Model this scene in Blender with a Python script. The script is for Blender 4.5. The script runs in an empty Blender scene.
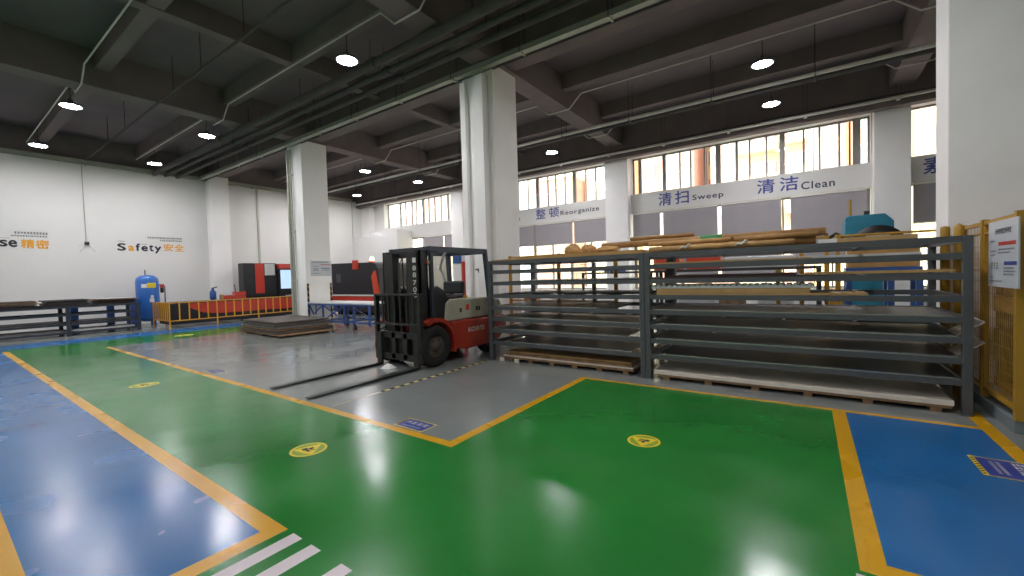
import bpy, bmesh, math, random
from math import sin, cos, pi, radians as R
from mathutils import Vector, Matrix
random.seed(7)
S = bpy.context.scene
COL = S.collection

# ------------------------------------------------------------------ materials
def lin(h):
    c = [int(h[i:i+2], 16)/255 for i in (1, 3, 5)]
    return tuple((x/12.92 if x <= .04045 else ((x+.055)/1.055)**2.4) for x in c)

def mat(name, hexc, rough=.55, metal=0., var=.12, scale=6., bump=0., bscale=40., emit=0., coat=0., spec=.5):
    m = bpy.data.materials.new(name); m.use_nodes = True
    nt = m.node_tree; b = nt.nodes['Principled BSDF']; L = nt.links
    c = lin(hexc)
    b.inputs['Roughness'].default_value = rough
    b.inputs['Metallic'].default_value = metal
    b.inputs['Specular IOR Level'].default_value = spec
    b.inputs['Coat Weight'].default_value = coat
    tc = nt.nodes.new('ShaderNodeTexCoord')
    if var:
        n = nt.nodes.new('ShaderNodeTexNoise'); n.inputs['Scale'].default_value = scale; n.inputs['Detail'].default_value = 5
        L.new(tc.outputs['Object'], n.inputs['Vector'])
        r = nt.nodes.new('ShaderNodeValToRGB')
        r.color_ramp.elements[0].position = .3; r.color_ramp.elements[1].position = .7
        r.color_ramp.elements[0].color = tuple(x*(1-var) for x in c)+(1,)
        r.color_ramp.elements[1].color = tuple(min(1, x*(1+var)) for x in c)+(1,)
        L.new(n.outputs['Fac'], r.inputs['Fac']); L.new(r.outputs['Color'], b.inputs['Base Color'])
    else:
        b.inputs['Base Color'].default_value = c+(1,)
    if bump:
        n2 = nt.nodes.new('ShaderNodeTexNoise'); n2.inputs['Scale'].default_value = bscale
        L.new(tc.outputs['Object'], n2.inputs['Vector'])
        bp = nt.nodes.new('ShaderNodeBump'); bp.inputs['Strength'].default_value = bump; bp.inputs['Distance'].default_value = .02
        L.new(n2.outputs['Fac'], bp.inputs['Height']); L.new(bp.outputs['Normal'], b.inputs['Normal'])
    if emit:
        b.inputs['Emission Color'].default_value = c+(1,); b.inputs['Emission Strength'].default_value = emit
    return m

def floor_mat(name, hexc, r0=.1, r1=.24, var=.1, wear=0.):
    """glossy epoxy paint: gentle roller waves, patchy gloss"""
    m = mat(name, hexc, var=var, scale=.9, spec=.55)
    nt = m.node_tree; b = nt.nodes['Principled BSDF']; L = nt.links
    tc = nt.nodes.new('ShaderNodeTexCoord')
    n = nt.nodes.new('ShaderNodeTexNoise'); n.inputs['Scale'].default_value = 1.3; n.inputs['Detail'].default_value = 2
    L.new(tc.outputs['Object'], n.inputs['Vector'])
    mr = nt.nodes.new('ShaderNodeMapRange'); mr.inputs['From Min'].default_value = .3; mr.inputs['From Max'].default_value = .7
    mr.inputs['To Min'].default_value = r0; mr.inputs['To Max'].default_value = r1
    L.new(n.outputs['Fac'], mr.inputs['Value']); L.new(mr.outputs['Result'], b.inputs['Roughness'])
    n2 = nt.nodes.new('ShaderNodeTexNoise'); n2.inputs['Scale'].default_value = 16; n2.inputs['Detail'].default_value = 3
    L.new(tc.outputs['Object'], n2.inputs['Vector'])
    bp = nt.nodes.new('ShaderNodeBump'); bp.inputs['Strength'].default_value = .2; bp.inputs['Distance'].default_value = .004
    L.new(n2.outputs['Fac'], bp.inputs['Height']); L.new(bp.outputs['Normal'], b.inputs['Normal'])
    return m

def hazard_mat(name, a='#c9a227', b_='#1b1a18', sc=9., axis=(1, 1, 1)):
    m = mat(name, a, .8, var=0, spec=.1); nt = m.node_tree; b = nt.nodes['Principled BSDF']; L = nt.links
    tc = nt.nodes.new('ShaderNodeTexCoord'); dp = nt.nodes.new('ShaderNodeVectorMath'); dp.operation = 'DOT_PRODUCT'
    dp.inputs[1].default_value = axis; L.new(tc.outputs['Object'], dp.inputs[0])
    mu = nt.nodes.new('ShaderNodeMath'); mu.operation = 'MULTIPLY'; mu.inputs[1].default_value = sc; L.new(dp.outputs['Value'], mu.inputs[0])
    fr = nt.nodes.new('ShaderNodeMath'); fr.operation = 'FRACT'; L.new(mu.outputs[0], fr.inputs[0])
    gt = nt.nodes.new('ShaderNodeMath'); gt.operation = 'GREATER_THAN'; gt.inputs[1].default_value = .5; L.new(fr.outputs[0], gt.inputs[0])
    mx = nt.nodes.new('ShaderNodeMix'); mx.data_type = 'RGBA'
    mx.inputs['A'].default_value = lin(a)+(1,); mx.inputs['B'].default_value = lin(b_)+(1,)
    L.new(gt.outputs[0], mx.inputs['Factor']); L.new(mx.outputs['Result'], b.inputs['Base Color'])
    return m

def brick_mat(name, c1, c2, mortar, sc):
    m = mat(name, c1, rough=.85, var=0); nt = m.node_tree; b = nt.nodes['Principled BSDF']; L = nt.links
    tc = nt.nodes.new('ShaderNodeTexCoord'); mp = nt.nodes.new('ShaderNodeMapping'); mp.inputs['Rotation'].default_value = (pi/2, 0, 0)
    br = nt.nodes.new('ShaderNodeTexBrick'); br.inputs['Scale'].default_value = sc
    br.inputs['Color1'].default_value = lin(c1)+(1,); br.inputs['Color2'].default_value = lin(c2)+(1,); br.inputs['Mortar'].default_value = lin(mortar)+(1,)
    L.new(tc.outputs['Object'], mp.inputs['Vector']); L.new(mp.outputs['Vector'], br.inputs['Vector']); L.new(br.outputs['Color'], b.inputs['Base Color'])
    return m

def glass_mat(name, tint, refl=.1):
    m = bpy.data.materials.new(name); m.use_nodes = True; nt = m.node_tree; nt.nodes.remove(nt.nodes['Principled BSDF'])
    o = nt.nodes['Material Output']; t = nt.nodes.new('ShaderNodeBsdfTransparent'); t.inputs['Color'].default_value = lin(tint)+(1,)
    g = nt.nodes.new('ShaderNodeBsdfGlossy'); g.inputs['Roughness'].default_value = .03
    mx = nt.nodes.new('ShaderNodeMixShader'); lw = nt.nodes.new('ShaderNodeLayerWeight'); lw.inputs['Blend'].default_value = .5
    pw = nt.nodes.new('ShaderNodeMath'); pw.operation = 'POWER'; pw.inputs[1].default_value = 4.; nt.links.new(lw.outputs['Facing'], pw.inputs[0])
    fr = nt.nodes.new('ShaderNodeMath'); fr.operation = 'MULTIPLY_ADD'; fr.inputs[1].default_value = .7; fr.inputs[2].default_value = .03; nt.links.new(pw.outputs[0], fr.inputs[0])
    nt.links.new(fr.outputs[0], mx.inputs[0]); nt.links.new(t.outputs[0], mx.inputs[1]); nt.links.new(g.outputs[0], mx.inputs[2])
    nt.links.new(mx.outputs[0], o.inputs['Surface'])
    return m

M = dict(
    wall=mat('white wall paint', '#dcdad6', .8, var=.02, scale=.7, spec=.2),
    colm=mat('white column paint', '#f1efec', .7, var=.03, scale=1.2, spec=.3),
    ceil=mat('black ceiling paint', '#73696a', .85, var=.1, scale=.8, spec=.2),
    beamm=mat('dark beam paint', '#7a6f6d', .8, var=.1, scale=1.5, spec=.2),
    ground=mat('outdoor paving', '#b9b4aa', .9),
    grey=floor_mat('grey epoxy', '#7d827e', .12, .26),
    green=floor_mat('green epoxy', '#24782f', .13, .26, .16),
    blue=floor_mat('blue epoxy', '#1f65a0', .17, .3, .14),
    yel=floor_mat('yellow line paint', '#cf9a12', .2, .4, .06),
    white=floor_mat('white line paint', '#cfc5c6', .25, .4, .04),
    haz=hazard_mat('black and yellow tape', '#cdb468', '#1c1c1b', 5.5, (0, 1, 0)),
    worn=floor_mat('worn tape', '#948f78', .2, .35),
    hazv=hazard_mat('black and yellow guard', '#8f7740', '#1c1b1a', 5., (1, 1, 1)),
    rack=mat('dark grey rack paint', '#505355', .45, .1, .08, 3),
    rack2=mat('blue black rack paint', '#343b45', .5, .2),
    rackblue=mat('blue steel paint', '#2c4c8c', .45),
    steel=mat('grey steel sheet', '#6b6967', .5, .1, .15, 1.5),
    steeld=mat('dark steel sheet', '#454342', .5, .1, .2, 1.2),
    steelb=mat('brown rusty sheet', '#665a4d', .5, .15, .25, 2.),
    steelo=mat('oily dark plate', '#544c45', .5, .15, .25, 2.),
    steelbr=mat('dark brown sheet', '#4a3430', .5, .2, .3, 2.),
    zinc=mat('bright zinc sheet', '#c9cbc9', .45, .2, .1, 2.),
    ply=mat('tan plywood', '#b8945f', .7, var=.14, scale=4),
    plyl=mat('pale board', '#d6cdbf', .6, var=.06),
    plyd=mat('brown weathered timber', '#84684a', .8, var=.3, scale=8),
    kraft=mat('kraft paper', '#b9905c', .8, var=.16, scale=9, bump=.5, bscale=12),
    kraftd=mat('brown card tube', '#a1794a', .75, var=.2, scale=7),
    card=mat('corrugated cardboard', '#b58c56', .85, var=.12, scale=5),
    truckred=mat('forklift orange red', '#a13320', .4, var=.1, coat=.3),
    cream=mat('hood cream paint', '#a9a691', .45, var=.08),
    black=mat('black paint', '#232323', .45, var=.15),
    mast=mat('mast black steel', '#2b2a28', .45, .3, .25, 5),
    tyre=mat('black rubber', '#1d1c1b', .85, var=.2),
    rim=mat('dirty steel rim', '#5a5148', .6, .4, .2),
    vinyl=mat('black vinyl', '#1e2023', .5),
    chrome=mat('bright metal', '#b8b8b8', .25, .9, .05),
    textw=mat('white lettering', '#d8d4cc', .6, var=0),
    textk=mat('dark lettering', '#2f2d33', .7, var=0),
    textg=mat('grey navy lettering', '#3d3f55', .7, var=0),
    texto=mat('orange lettering', '#e5a233', .7, var=0),
    textb=mat('blue lettering', '#4a5294', .7, var=0),
    red=mat('signal red paint', '#c23a2c', .4, var=.06, coat=.2),
    orange=mat('orange red paint', '#cf4526', .4, var=.06),
    mach=mat('machine black', '#1f2023', .5, var=.1),
    yelp=mat('yellow fence paint', '#ad8328', .45, var=.06),
    orp=mat('amber fence paint', '#d89a2c', .45, var=.06),
    pipe=mat('pale grey tray', '#a8aa9c', .5, .2, .06),
    pipew=mat('white conduit', '#cfcac2', .5, var=.05),
    pipek=mat('black pipe paint', '#5a5755', .8, 0., .1, spec=.15),
    rod=mat('dark hanger rod', '#2b2a29', .6, .3, 0),
    blind=mat('grey roller blind', '#a39da0', .85, var=.03, scale=2),
    alu=mat('window frame', '#93908b', .5, .3, .04),
    tank=mat('tank blue', '#2c68b8', .35, var=.05, coat=.3),
    teal=mat('teal machine paint', '#1f7d97', .45, var=.08),
    mblue=mat('cobalt blue paint', '#24508f', .45),
    beige=mat('beige enamel', '#b9b5a4', .5, var=.04),
    paper=mat('notice paper', '#bfc3c8', .5, var=.02),
    grn=mat('green tape', '#3a8a50', .5),
    kerb=mat('grey kerb paint', '#717b7f', .6, var=.1),
    stick=mat('yellow floor sticker', '#e2c92e', .35, var=.04),
    stickg=mat('olive green sticker', '#7c9a2a', .35, var=.04),
    stickb=mat('navy floor sticker', '#2b3f8e', .35, var=.06),
    label=mat('white label', '#dcdcd6', .5, var=0),
    screen=mat('lit screen', '#b4d0f0', .3, var=0, emit=.32),
    lens=mat('lamp lens', '#fbfaff', .3, var=0, emit=1),
    beacon=mat('lit amber beacon', '#ffb080', .3, var=0, emit=4),
    glass=glass_mat('clear window glass', '#f4f7f4'),
    glassp=glass_mat('tinted window glass', '#ece5e4'),
    creamb=mat('cream render', '#efe5c2', .9, var=.06, scale=.3),
    yellowb=mat('yellow render', '#eedfae', .9, var=.05, scale=.3),
    paleb=mat('pale render', '#eae2db', .9, var=.05, scale=.3),
    bwin=mat('far window glass', '#9aa0a3', .2, var=.1, scale=.3),
    brick=brick_mat('red brick', '#c8a08a', '#bf927c', '#d3bcae', 2.5),
)
M['lens'].node_tree.nodes['Principled BSDF'].inputs['Emission Strength'].default_value = 100

# ------------------------------------------------------------------ mesh builder
class MB:
    def __init__(s): s.v = []; s.f = []; s.m = []; s.sm = []; s.mi = 0; s.T = None
    def add(s, vs, fs, smooth=False):
        o = len(s.v)
        for p in vs:
            p = Vector(p)
            s.v.append(tuple(s.T @ p) if s.T else tuple(p))
        for f in fs:
            s.f.append([i+o for i in f]); s.m.append(s.mi); s.sm.append(smooth)
        return s
    def box(s, x0, x1, y0, y1, z0, z1):
        x0, x1 = min(x0, x1), max(x0, x1); y0, y1 = min(y0, y1), max(y0, y1); z0, z1 = min(z0, z1), max(z0, z1)
        return s.add([(x0,y0,z0),(x1,y0,z0),(x1,y1,z0),(x0,y1,z0),(x0,y0,z1),(x1,y0,z1),(x1,y1,z1),(x0,y1,z1)],
              [(3,2,1,0),(4,5,6,7),(0,1,5,4),(1,2,6,5),(2,3,7,6),(3,0,4,7)])
    def bar(s, p, q, w, h=None, up=(0,0,1)):
        h = h or w; p, q = Vector(p), Vector(q); d = (q-p).normalized(); u = Vector(up)
        if abs(d.dot(u)) > .98: u = Vector((0,1,0))
        r = d.cross(u).normalized()*(w/2); t = r.cross(d).normalized()*(h/2)
        return s.add([p-r-t,p+r-t,p+r+t,p-r+t,q-r-t,q+r-t,q+r+t,q-r+t],
              [(0,1,2,3),(7,6,5,4),(0,4,5,1),(1,5,6,2),(2,6,7,3),(3,7,4,0)])
    def cyl(s, p, q, r, n=16, r2=None, caps=True):
        r2 = r if r2 is None else r2; p, q = Vector(p), Vector(q); d = (q-p).normalized()
        u = Vector((0,0,1)) if abs(d.z) < .9 else Vector((1,0,0))
        a = d.cross(u).normalized(); b = d.cross(a)
        vs = [p+(a*cos(2*pi*i/n)+b*sin(2*pi*i/n))*r for i in range(n)]+[q+(a*cos(2*pi*i/n)+b*sin(2*pi*i/n))*r2 for i in range(n)]
        s.add(vs, [(i,(i+1)%n,n+(i+1)%n,n+i) for i in range(n)], True)
        if caps:
            s.add(vs[:n], [tuple(range(n-1,-1,-1))]); s.add(vs[n:], [tuple(range(n))])
        return s
    def tube(s, pts, r, n=8):
        pts = [Vector(p) for p in pts]; rings = []
        for i, p in enumerate(pts):
            d = ((pts[i+1]-p) if i == 0 else (p-pts[i-1]) if i == len(pts)-1 else (pts[i+1]-pts[i-1])).normalized()
            u = Vector((0,0,1)) if abs(d.z) < .9 else Vector((1,0,0))
            a = d.cross(u).normalized(); b = d.cross(a)
            rings += [p+(a*cos(2*pi*k/n)+b*sin(2*pi*k/n))*r for k in range(n)]
        fs = [(i*n+k, i*n+(k+1)%n, (i+1)*n+(k+1)%n, (i+1)*n+k) for i in range(len(pts)-1) for k in range(n)]
        fs += [tuple(range(n-1,-1,-1)), tuple((len(pts)-1)*n+k for k in range(n))]
        return s.add(rings, fs, True)
    def lathe(s, prof, n=24, c=(0,0,0), axis='z'):
        vs = []
        for (r, z) in prof:
            for k in range(n):
                a = 2*pi*k/n
                p = (r*cos(a), r*sin(a), z) if axis == 'z' else (z, r*cos(a), r*sin(a))
                vs.append((p[0]+c[0], p[1]+c[1], p[2]+c[2]))
        fs = [(i*n+k, i*n+(k+1)%n, (i+1)*n+(k+1)%n, (i+1)*n+k) for i in range(len(prof)-1) for k in range(n)]
        if prof[0] != prof[-1]: fs += [tuple(range(n-1,-1,-1)), tuple((len(prof)-1)*n+k for k in range(n))]
        return s.add(vs, fs, True)
    def prism(s, poly, a, b, axis='x'):
        """poly of 2D points extruded along axis between a and b: x -> (y,z), y -> (x,z), z -> (x,y)"""
        def P(u, v, t): return (t,u,v) if axis == 'x' else (u,t,v) if axis == 'y' else (u,v,t)
        n = len(poly)
        vs = [P(u,v,a) for u,v in poly]+[P(u,v,b) for u,v in poly]
        return s.add(vs, [tuple(range(n-1,-1,-1)), tuple(range(n,2*n))]+[(i,(i+1)%n,n+(i+1)%n,n+i) for i in range(n)])
    def build(s, name, mats, parent=None, bevel=0., loc=(0,0,0), rz=0.):
        me = bpy.data.meshes.new(name); me.from_pydata(s.v, [], s.f)
        for x in (mats if isinstance(mats, (list, tuple)) else [mats]): me.materials.append(x)
        for p, mi, sm in zip(me.polygons, s.m, s.sm): p.material_index = mi; p.use_smooth = sm
        bm = bmesh.new(); bm.from_mesh(me); bmesh.ops.recalc_face_normals(bm, faces=bm.faces); bm.to_mesh(me); bm.free()
        o = bpy.data.objects.new(name, me); COL.objects.link(o); o.location = loc; o.rotation_euler.z = rz
        if parent: o.parent = parent
        if bevel:
            b = o.modifiers.new('bevel', 'BEVEL'); b.width = bevel; b.segments = 2; b.limit_method = 'ANGLE'; b.angle_limit = R(35)
        return o

def tag(o, label, cat, group=None):
    o['label'] = label; o['category'] = cat
    if group: o['group'] = group
    return o
def thing(name, label, cat, loc=(0,0,0), group=None, rz=0.):
    o = bpy.data.objects.new(name, None); COL.objects.link(o); o.location = loc; o.rotation_euler.z = rz; o.empty_display_size = .1
    return tag(o, label, cat, group)
def struct(o): o['kind'] = 'structure'; return o
def part(o, label=None):
    if label: o['label'] = label
    return o
def B(*a): return MB().box(*a)
def dup(root, loc, label, rz=None):
    def cp(o, par):
        c = o.copy(); COL.objects.link(c); c.parent = par
        for ch in [x for x in COL.objects if x.parent == o]: cp(ch, c)
        return c
    c = cp(root, None); c.location = loc; c['label'] = label
    if rz is not None: c.rotation_euler.z = rz
    return c

def text_mesh(txt, bold=0., depth=.004, spacing=1.):
    cu = bpy.data.curves.new('t', 'FONT'); cu.body = txt; cu.size = 1; cu.offset = bold; cu.extrude = depth; cu.resolution_u = 3; cu.space_character = spacing
    o = bpy.data.objects.new('t', cu); COL.objects.link(o)
    dg = bpy.context.evaluated_depsgraph_get(); dg.update()
    me = bpy.data.meshes.new_from_object(o.evaluated_get(dg))
    bpy.data.objects.remove(o); bpy.data.curves.remove(cu)
    return me
def lettering(name, txt, m, origin, right, up, w, h, bold=0., parent=None, spacing=1., depth=.004):
    """text fitted to a w x h box whose lower left corner is at origin; right/up are unit vectors on the surface"""
    me = text_mesh(txt, 0., 0.0, spacing)
    if bold:
        bm = bmesh.new(); bm.from_mesh(me); src = bm.faces[:]
        for k, (dx, dy) in enumerate(((bold, 0), (bold/2, bold/2), (bold/2, -bold/2))):
            d = bmesh.ops.duplicate(bm, geom=src); bmesh.ops.translate(bm, vec=(dx, dy, .0006*(k+1)), verts=[g for g in d['geom'] if isinstance(g, bmesh.types.BMVert)])
        bm.to_mesh(me); bm.free()
    xs = [v.co.x for v in me.vertices]; ys = [v.co.y for v in me.vertices]
    x0, x1, y0, y1 = min(xs), max(xs), min(ys), max(ys)
    right, up, o0 = Vector(right), Vector(up), Vector(origin); nrm = right.cross(up)
    sx, sy = w/(x1-x0), h/(y1-y0)
    for v in me.vertices:
        v.co = o0 + right*((v.co.x-x0)*sx) + up*((v.co.y-y0)*sy) + nrm*(depth+v.co.z)
    me.materials.clear(); me.materials.append(m); me.name = name
    o = bpy.data.objects.new(name, me); COL.objects.link(o)
    if parent: o.parent = parent
    return o
def scribble(mb, origin, right, up, w, h, n, fill=.75, seed=1):
    """a row of small marks standing for writing too small to read"""
    rnd = random.Random(seed); right, up, o0 = Vector(right), Vector(up), Vector(origin); nrm = right.cross(up)*.003
    for i in range(n):
        a = o0+right*(w*(i+.08)/n); ww = w/n*fill
        for (u0, u1, v0, v1) in ((0,1,.78,1),(0,1,0,.2),(.35,.6,0,1),(0,.9,.4,.58)) if rnd.random() < .6 else ((0,.22,0,1),(.75,1,0,1),(0,1,.45,.65),(0,1,.85,1)):
            mb.add([a+right*(ww*u)+up*(h*v)+nrm for u, v in ((u0,v0),(u1,v0),(u1,v1),(u0,v1))], [(0,1,2,3)])
    return mb

# ------------------------------------------------------------------ room
XL, XR, YN, YS, ZC = -23., 10.9, 16.8, -8.6, 7.45
# floor: one slab cut along the painted lanes
def floor():
    rects = []   # later ones win
    def rc(m, x0, x1, y0, y1): rects.append((m, x0, x1, y0, y1))
    G, GR, BL, YE, WH, HZ = 0, 1, 2, 3, 4, 5
    rc(GR, -17.3, -15.25, YS, 9.6)                       # far green lane along the left wall
    rc(BL, -18.75, -17.3, YS, 9.6)                       # blue strip beyond
    rc(GR, -17.3, .29, YS, 2.84)                           # green lane
    rc(GR, -2.78, .29, 2.84, 5.82)
    rc(BL, .29, 1.4, 2.9, 5.82)                            # right blue bay
    rc(GR, .29, 1.4, YS, 2.8); rc(GR, 1.4, XR, YS, 2.8)
    rc(YE, -15.25, -2.78, 2.84, 2.94)                      # line A
    rc(YE, -2.86, -2.75, 2.84, 5.83)                       # line D
    rc(YE, -2.86, 1.46, 5.80, 5.88)                        # line C
    rc(YE, .22, .34, 2.79, 5.80)                           # line E
    rc(YE, .22, 1.5, 2.79, 2.91)
    rc(YE, 1.36, 1.48, 2.79, 6.45)                         # along the fence
    rc(BL, -17.3, -2.86, .28, 1.22)                        # left blue bay
    rc(BL, -4.45, -2.86, -.6, 1.22)
    rc(YE, -16.95, -2.76, 1.21, 1.325)                     # line B
    rc(YE, -2.885, -2.76, -.6, 1.325)                      # line F
    rc(YE, -17.3, -3.0, .17, .29)
    rc(BL, -3.0, -2.885, .1, 1.21)
    for i, x in enumerate((-2.684, -2.475, -2.164)):
        rc(WH, x, x+.104, -.6, 1.322)
    rc(WH, .2, .304, .6, 2.755)
    rc(6, -5.0, -4.94, 3.0, 3.75)
    rc(HZ, -5.0, -4.94, 3.75, 6.15)                         # worn hazard tape beside the truck
    xs = sorted({XL-.2, XR+.2} | {r[1] for r in rects} | {r[2] for r in rects})
    ys = sorted({YS-.2, YN+.2} | {r[3] for r in rects} | {r[4] for r in rects})
    mb = MB(); idx = {}
    vs = [(x, y, 0) for y in ys for x in xs]; nx = len(xs); fs = []; ms = []
    for j in range(len(ys)-1):
        for i in range(nx-1):
            cx, cy = (xs[i]+xs[i+1])/2, (ys[j]+ys[j+1])/2; m = 0
            for r in rects:
                if r[1] < cx < r[2] and r[3] < cy < r[4]: m = r[0]
            fs.append((j*nx+i, j*nx+i+1, (j+1)*nx+i+1, (j+1)*nx+i)); ms.append(m)
    me = bpy.data.meshes.new('floor'); me.from_pydata(vs, [], fs)
    for k in ('grey', 'green', 'blue', 'yel', 'white', 'haz', 'worn'): me.materials.append(M[k])
    for p, m in zip(me.polygons, ms): p.material_index = m
    o = bpy.data.objects.new('floor', me); COL.objects.link(o); struct(o)
floor()
struct(B(XL-.3, XR+.3, YS-.3, YN+.3, ZC, ZC+.25).build('ceiling', M['ceil']))
wl = B(XL-.25, XL, YS-.25, YN+.25, -.05, 6.45); wl.mi = 1; wl.box(XL-.25, XL, YS-.25, YN+.25, 6.45, ZC); struct(wl.build('wall_left', [M['wall'], M['beamm']]))
struct(B(XR, XR+.25, YS-.25, YN+.25, -.05, ZC).build('wall_right', M['wall']))
struct(B(XL, XR, YS-.25, YS, -.05, ZC).build('wall_rear', M['wall']))
# window wall: solid bands above, between and below the glazing
BAYS = [(-21.3, -15.3, 'west'), (-14.5, -6.76, 'sort'), (-5.8, 1.62, 'clean'), (2.46, 10.0, 'east')]
nw = MB()
nw.box(XL, XR, YN, YN+.45, 6.2, 6.5); nw.mi = 1; nw.box(XL, XR, YN, YN+.45, 6.5, ZC); nw.mi = 0; nw.box(XL, XR, YN, YN+.45, 3.98, 4.72); nw.box(XL, XR, YN, YN+.45, -.05, .9)
xs = [XL]+[v for b in BAYS for v in b[:2]]+[XR]
for i in range(0, len(xs), 2):
    for z0, z1 in ((4.72, 6.2), (.9, 3.98)): nw.box(xs[i], xs[i+1], YN, YN+.45, z0, z1)
struct(nw.build('wall_north', [M['wall'], M['beamm']]))
# pale sill ledge under each lettered band
for n, (a, b, _) in enumerate(BAYS):
    struct(B(a, b, YN-.04, YN+.02, 3.945, 3.985).build('trim_%d' % (n+1), M['plyl']))
MULL = {0: [(-20.16,.09),(-19.71,.03),(-19.14,.03),(-18.76,.03),(-18.18,.14),(-17.73,.03),(-17.25,.03),(-16.74,.03),(-16.21,.1),(-15.76,.03)],
        1: [(-13.9,.12),(-13.2,.04),(-12.6,.04),(-12.1,.12),(-11.5,.04),(-10.94,.04),(-10.41,.15),(-9.84,.04),(-9.42,.04),(-8.94,.04),(-8.47,.15),(-7.92,.04),(-7.45,.04),(-6.98,.04)],
        2: [(-5.52,.12),(-4.56,.12),(-3.97,.05),(-3.58,.05),(-3.08,.05),(-2.63,.17),(-2.02,.07),(-1.62,.05),(-1.11,.05),(-.65,.15),(-.05,.06),(.37,.05),(.88,.05),(1.31,.19)],
        3: [(2.53,.06),(3.6,.12),(4.4,.05),(5.1,.05),(5.8,.15),(6.5,.05),(7.2,.05),(8.,.15),(8.8,.05),(9.5,.05)]}
for n, (a, b, _) in enumerate(BAYS):
    # clerestory window
    fr = MB(); z0, z1 = 4.72, 6.2
    for zz in ((z0, z0+.05), (z1-.05, z1)): fr.box(a, b, YN+0.320, YN+0.400, *zz)
    for x in (a, b-.05): fr.box(x, x+.05, YN+0.320, YN+0.400, z0, z1)
    for x, w in MULL[n]: fr.box(x-w/2, x+w/2, YN+0.310, YN+0.410, z0, z1)
    w = struct(fr.build('window_%d' % (n+1), M['alu']))
    edges = [a+.05]+[x for x, _w in MULL[n]]+[b-.05]
    for k in range(len(edges)-1):
        tint = (n*5+k*7) % 4 in (1, 2)
        B(edges[k], edges[k+1], YN+0.350, YN+0.360, z0+.04, z1-.04).build('pane', M['glassp' if tint else 'glass'], w)
    # lower window
    fr = MB(); z0, z1 = .9, 3.98
    for zz in ((z0, z0+.06), (z1-.06, z1), (2.1, 2.16)): fr.box(a, b, YN+0.340, YN+0.420, *zz)
    nb = 4 if n else 3
    for k in range(nb*2+1):
        x = a+(b-a)*k/(nb*2); ww = .1 if k % 2 == 0 else .05; x = min(max(x, a+ww/2), b-ww/2); fr.box(x-ww/2, x+ww/2, YN+0.330, YN+0.430, z0, z1)
    w = struct(fr.build('window_%d' % (n+5), M['alu']))
    for k in range(nb*2):
        B(a+(b-a)*k/(nb*2), a+(b-a)*(k+1)/(nb*2), YN+0.375, YN+0.385, z0+.05, z1-.05).build('pane', M['glass'], w)
    g = MB()
    for k in range(int((b-a)/.14)): g.box(a+.07+k*.14-.006, a+.07+k*.14+.006, YN+0.480, YN+0.492, .9, 3.0)
    for z in (1.2, 1.6, 2., 2.4, 2.8): g.box(a, b, YN+0.475, YN+0.480, z-.01, z+.01)
    g.build('security_grille', M['label'], w)
# columns
def col(x0, x1, y0, y1, z1=6.62): return struct(B(x0, x1, y0, y1, 0, z1).build('column', M['colm'], bevel=.012))
for x in (-15.35, -6.9): col(x, x+.95, 7.92, 8.87)
col(1.54, 2.49, 7.92, 8.56)
for x0, x1 in ((-15.36, -14.55), (-6.75, -5.8), (1.65, 2.46)): col(x0, x1, 16.42, YN-.001, 6.45)
col(XL+.001, -22.2, 16.4, YN-.001, 6.45)
struct(B(XL+.001, XL+.42, 8., 8.8, 0, 6.62).build('pilaster', M['colm']))
# boxed risers on the middle column, conduits on the left one
struct(B(-6.36, -6.1, 7.70, 7.919, 0, 6.3).build('trim_5', M['colm'], bevel=.01))
struct(B(-6.88, -6.72, 7.80, 7.919, 0, 6.3).build('trim_6', M['colm'], bevel=.01))
# low white partition in the far corner
pb = MB().box(XL+.001, -21.37, 15.7, YN-.001, 0, 4.15).box(-21.37, -18.83, 15.7, YN-.001, 0, 4.38)
struct(pb.build('wall_partition', M['wall']))
# beams under the slab
def beam(*a): return struct(B(*a).build('beam', M['beamm']))
for x in (-14.6, -6.1, 2.2): beam(x-.27, x+.27, YS, YN, 6.55, ZC)
for x in (-10.45,): beam(x-.14, x+.14, YS, YN, 6.98, ZC)
for y in (-.1, 8.42): beam(XL, XR, y-.28, y+.28, 6.62, ZC)
beam(XL, XR, 16.02, 16.3, 6.06, ZC)
for y in (-5.9, -3., 2.9, 5.7, 11.25, 14.05): beam(XL, XR, y-.14, y+.14, 7.0, ZC)
# wall seams
for k, (y, z0, w) in enumerate(((10.24, 0, .09), (15.72, 4.2, .03))):
    struct(B(XL, XL+.04, y-w/2, y+w/2, z0, 6.38).build('trim_%d' % (7+k), M['pipe']))

# ------------------------------------------------------------------ ceiling services
def rods(root, mb_pts, m='rod', r=.008):
    for (x, y, z0, z1) in mb_pts: MB().cyl((x, y, z0), (x, y, z1), r, 6).build('hanger_rod', M[m], root)
t = thing('cable_tray', 'pale grey cable tray running past the tops of the white columns', 'cable tray', (0, 7.74, 6.4))
MB().box(XL+.25, XR, -.08, .08, 0, .012).box(XL+.25, XR, -.08, -.07, 0, .11).box(XL+.25, XR, .07, .08, 0, .11).build('tray', M['pipe'], t)
for x in [v for v in range(-21, 10, 2)]:
    c = MB().box(x-.02, x+.02, -.11, .11, -.03, -.001).build('bracket', M['pipe'], t)
    rods(t, [(x, -.105, -.03, 1.05), (x, .105, -.03, 1.05)])
MB().cyl((XL+.25, .2, .03), (XR, .2, .03), .025, 8).build('side_pipe', M['pipek'], t)
t = thing('cable_tray', 'pale grey cable tray along the top of the left lettered wall', 'cable tray', (XL+.12, 0, 6.39))
MB().box(-.09, .09, YS, 15.6, 0, .012).box(.08, .09, YS, 15.6, 0, .15).box(-.09, -.08, YS, 15.6, 0, .15).build('tray', M['pipe'], t)
for y in (1, 4, 7, 10, 13): MB().bar((-.1, y, -.02), (.1, y, -.02), .04, .03).build('bracket', M['pipe'], t)
t = thing('water_pipe', 'white sprinkler pipe hung in front of the clerestory windows', 'pipe', (0, 15.75, 6.2))
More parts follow.
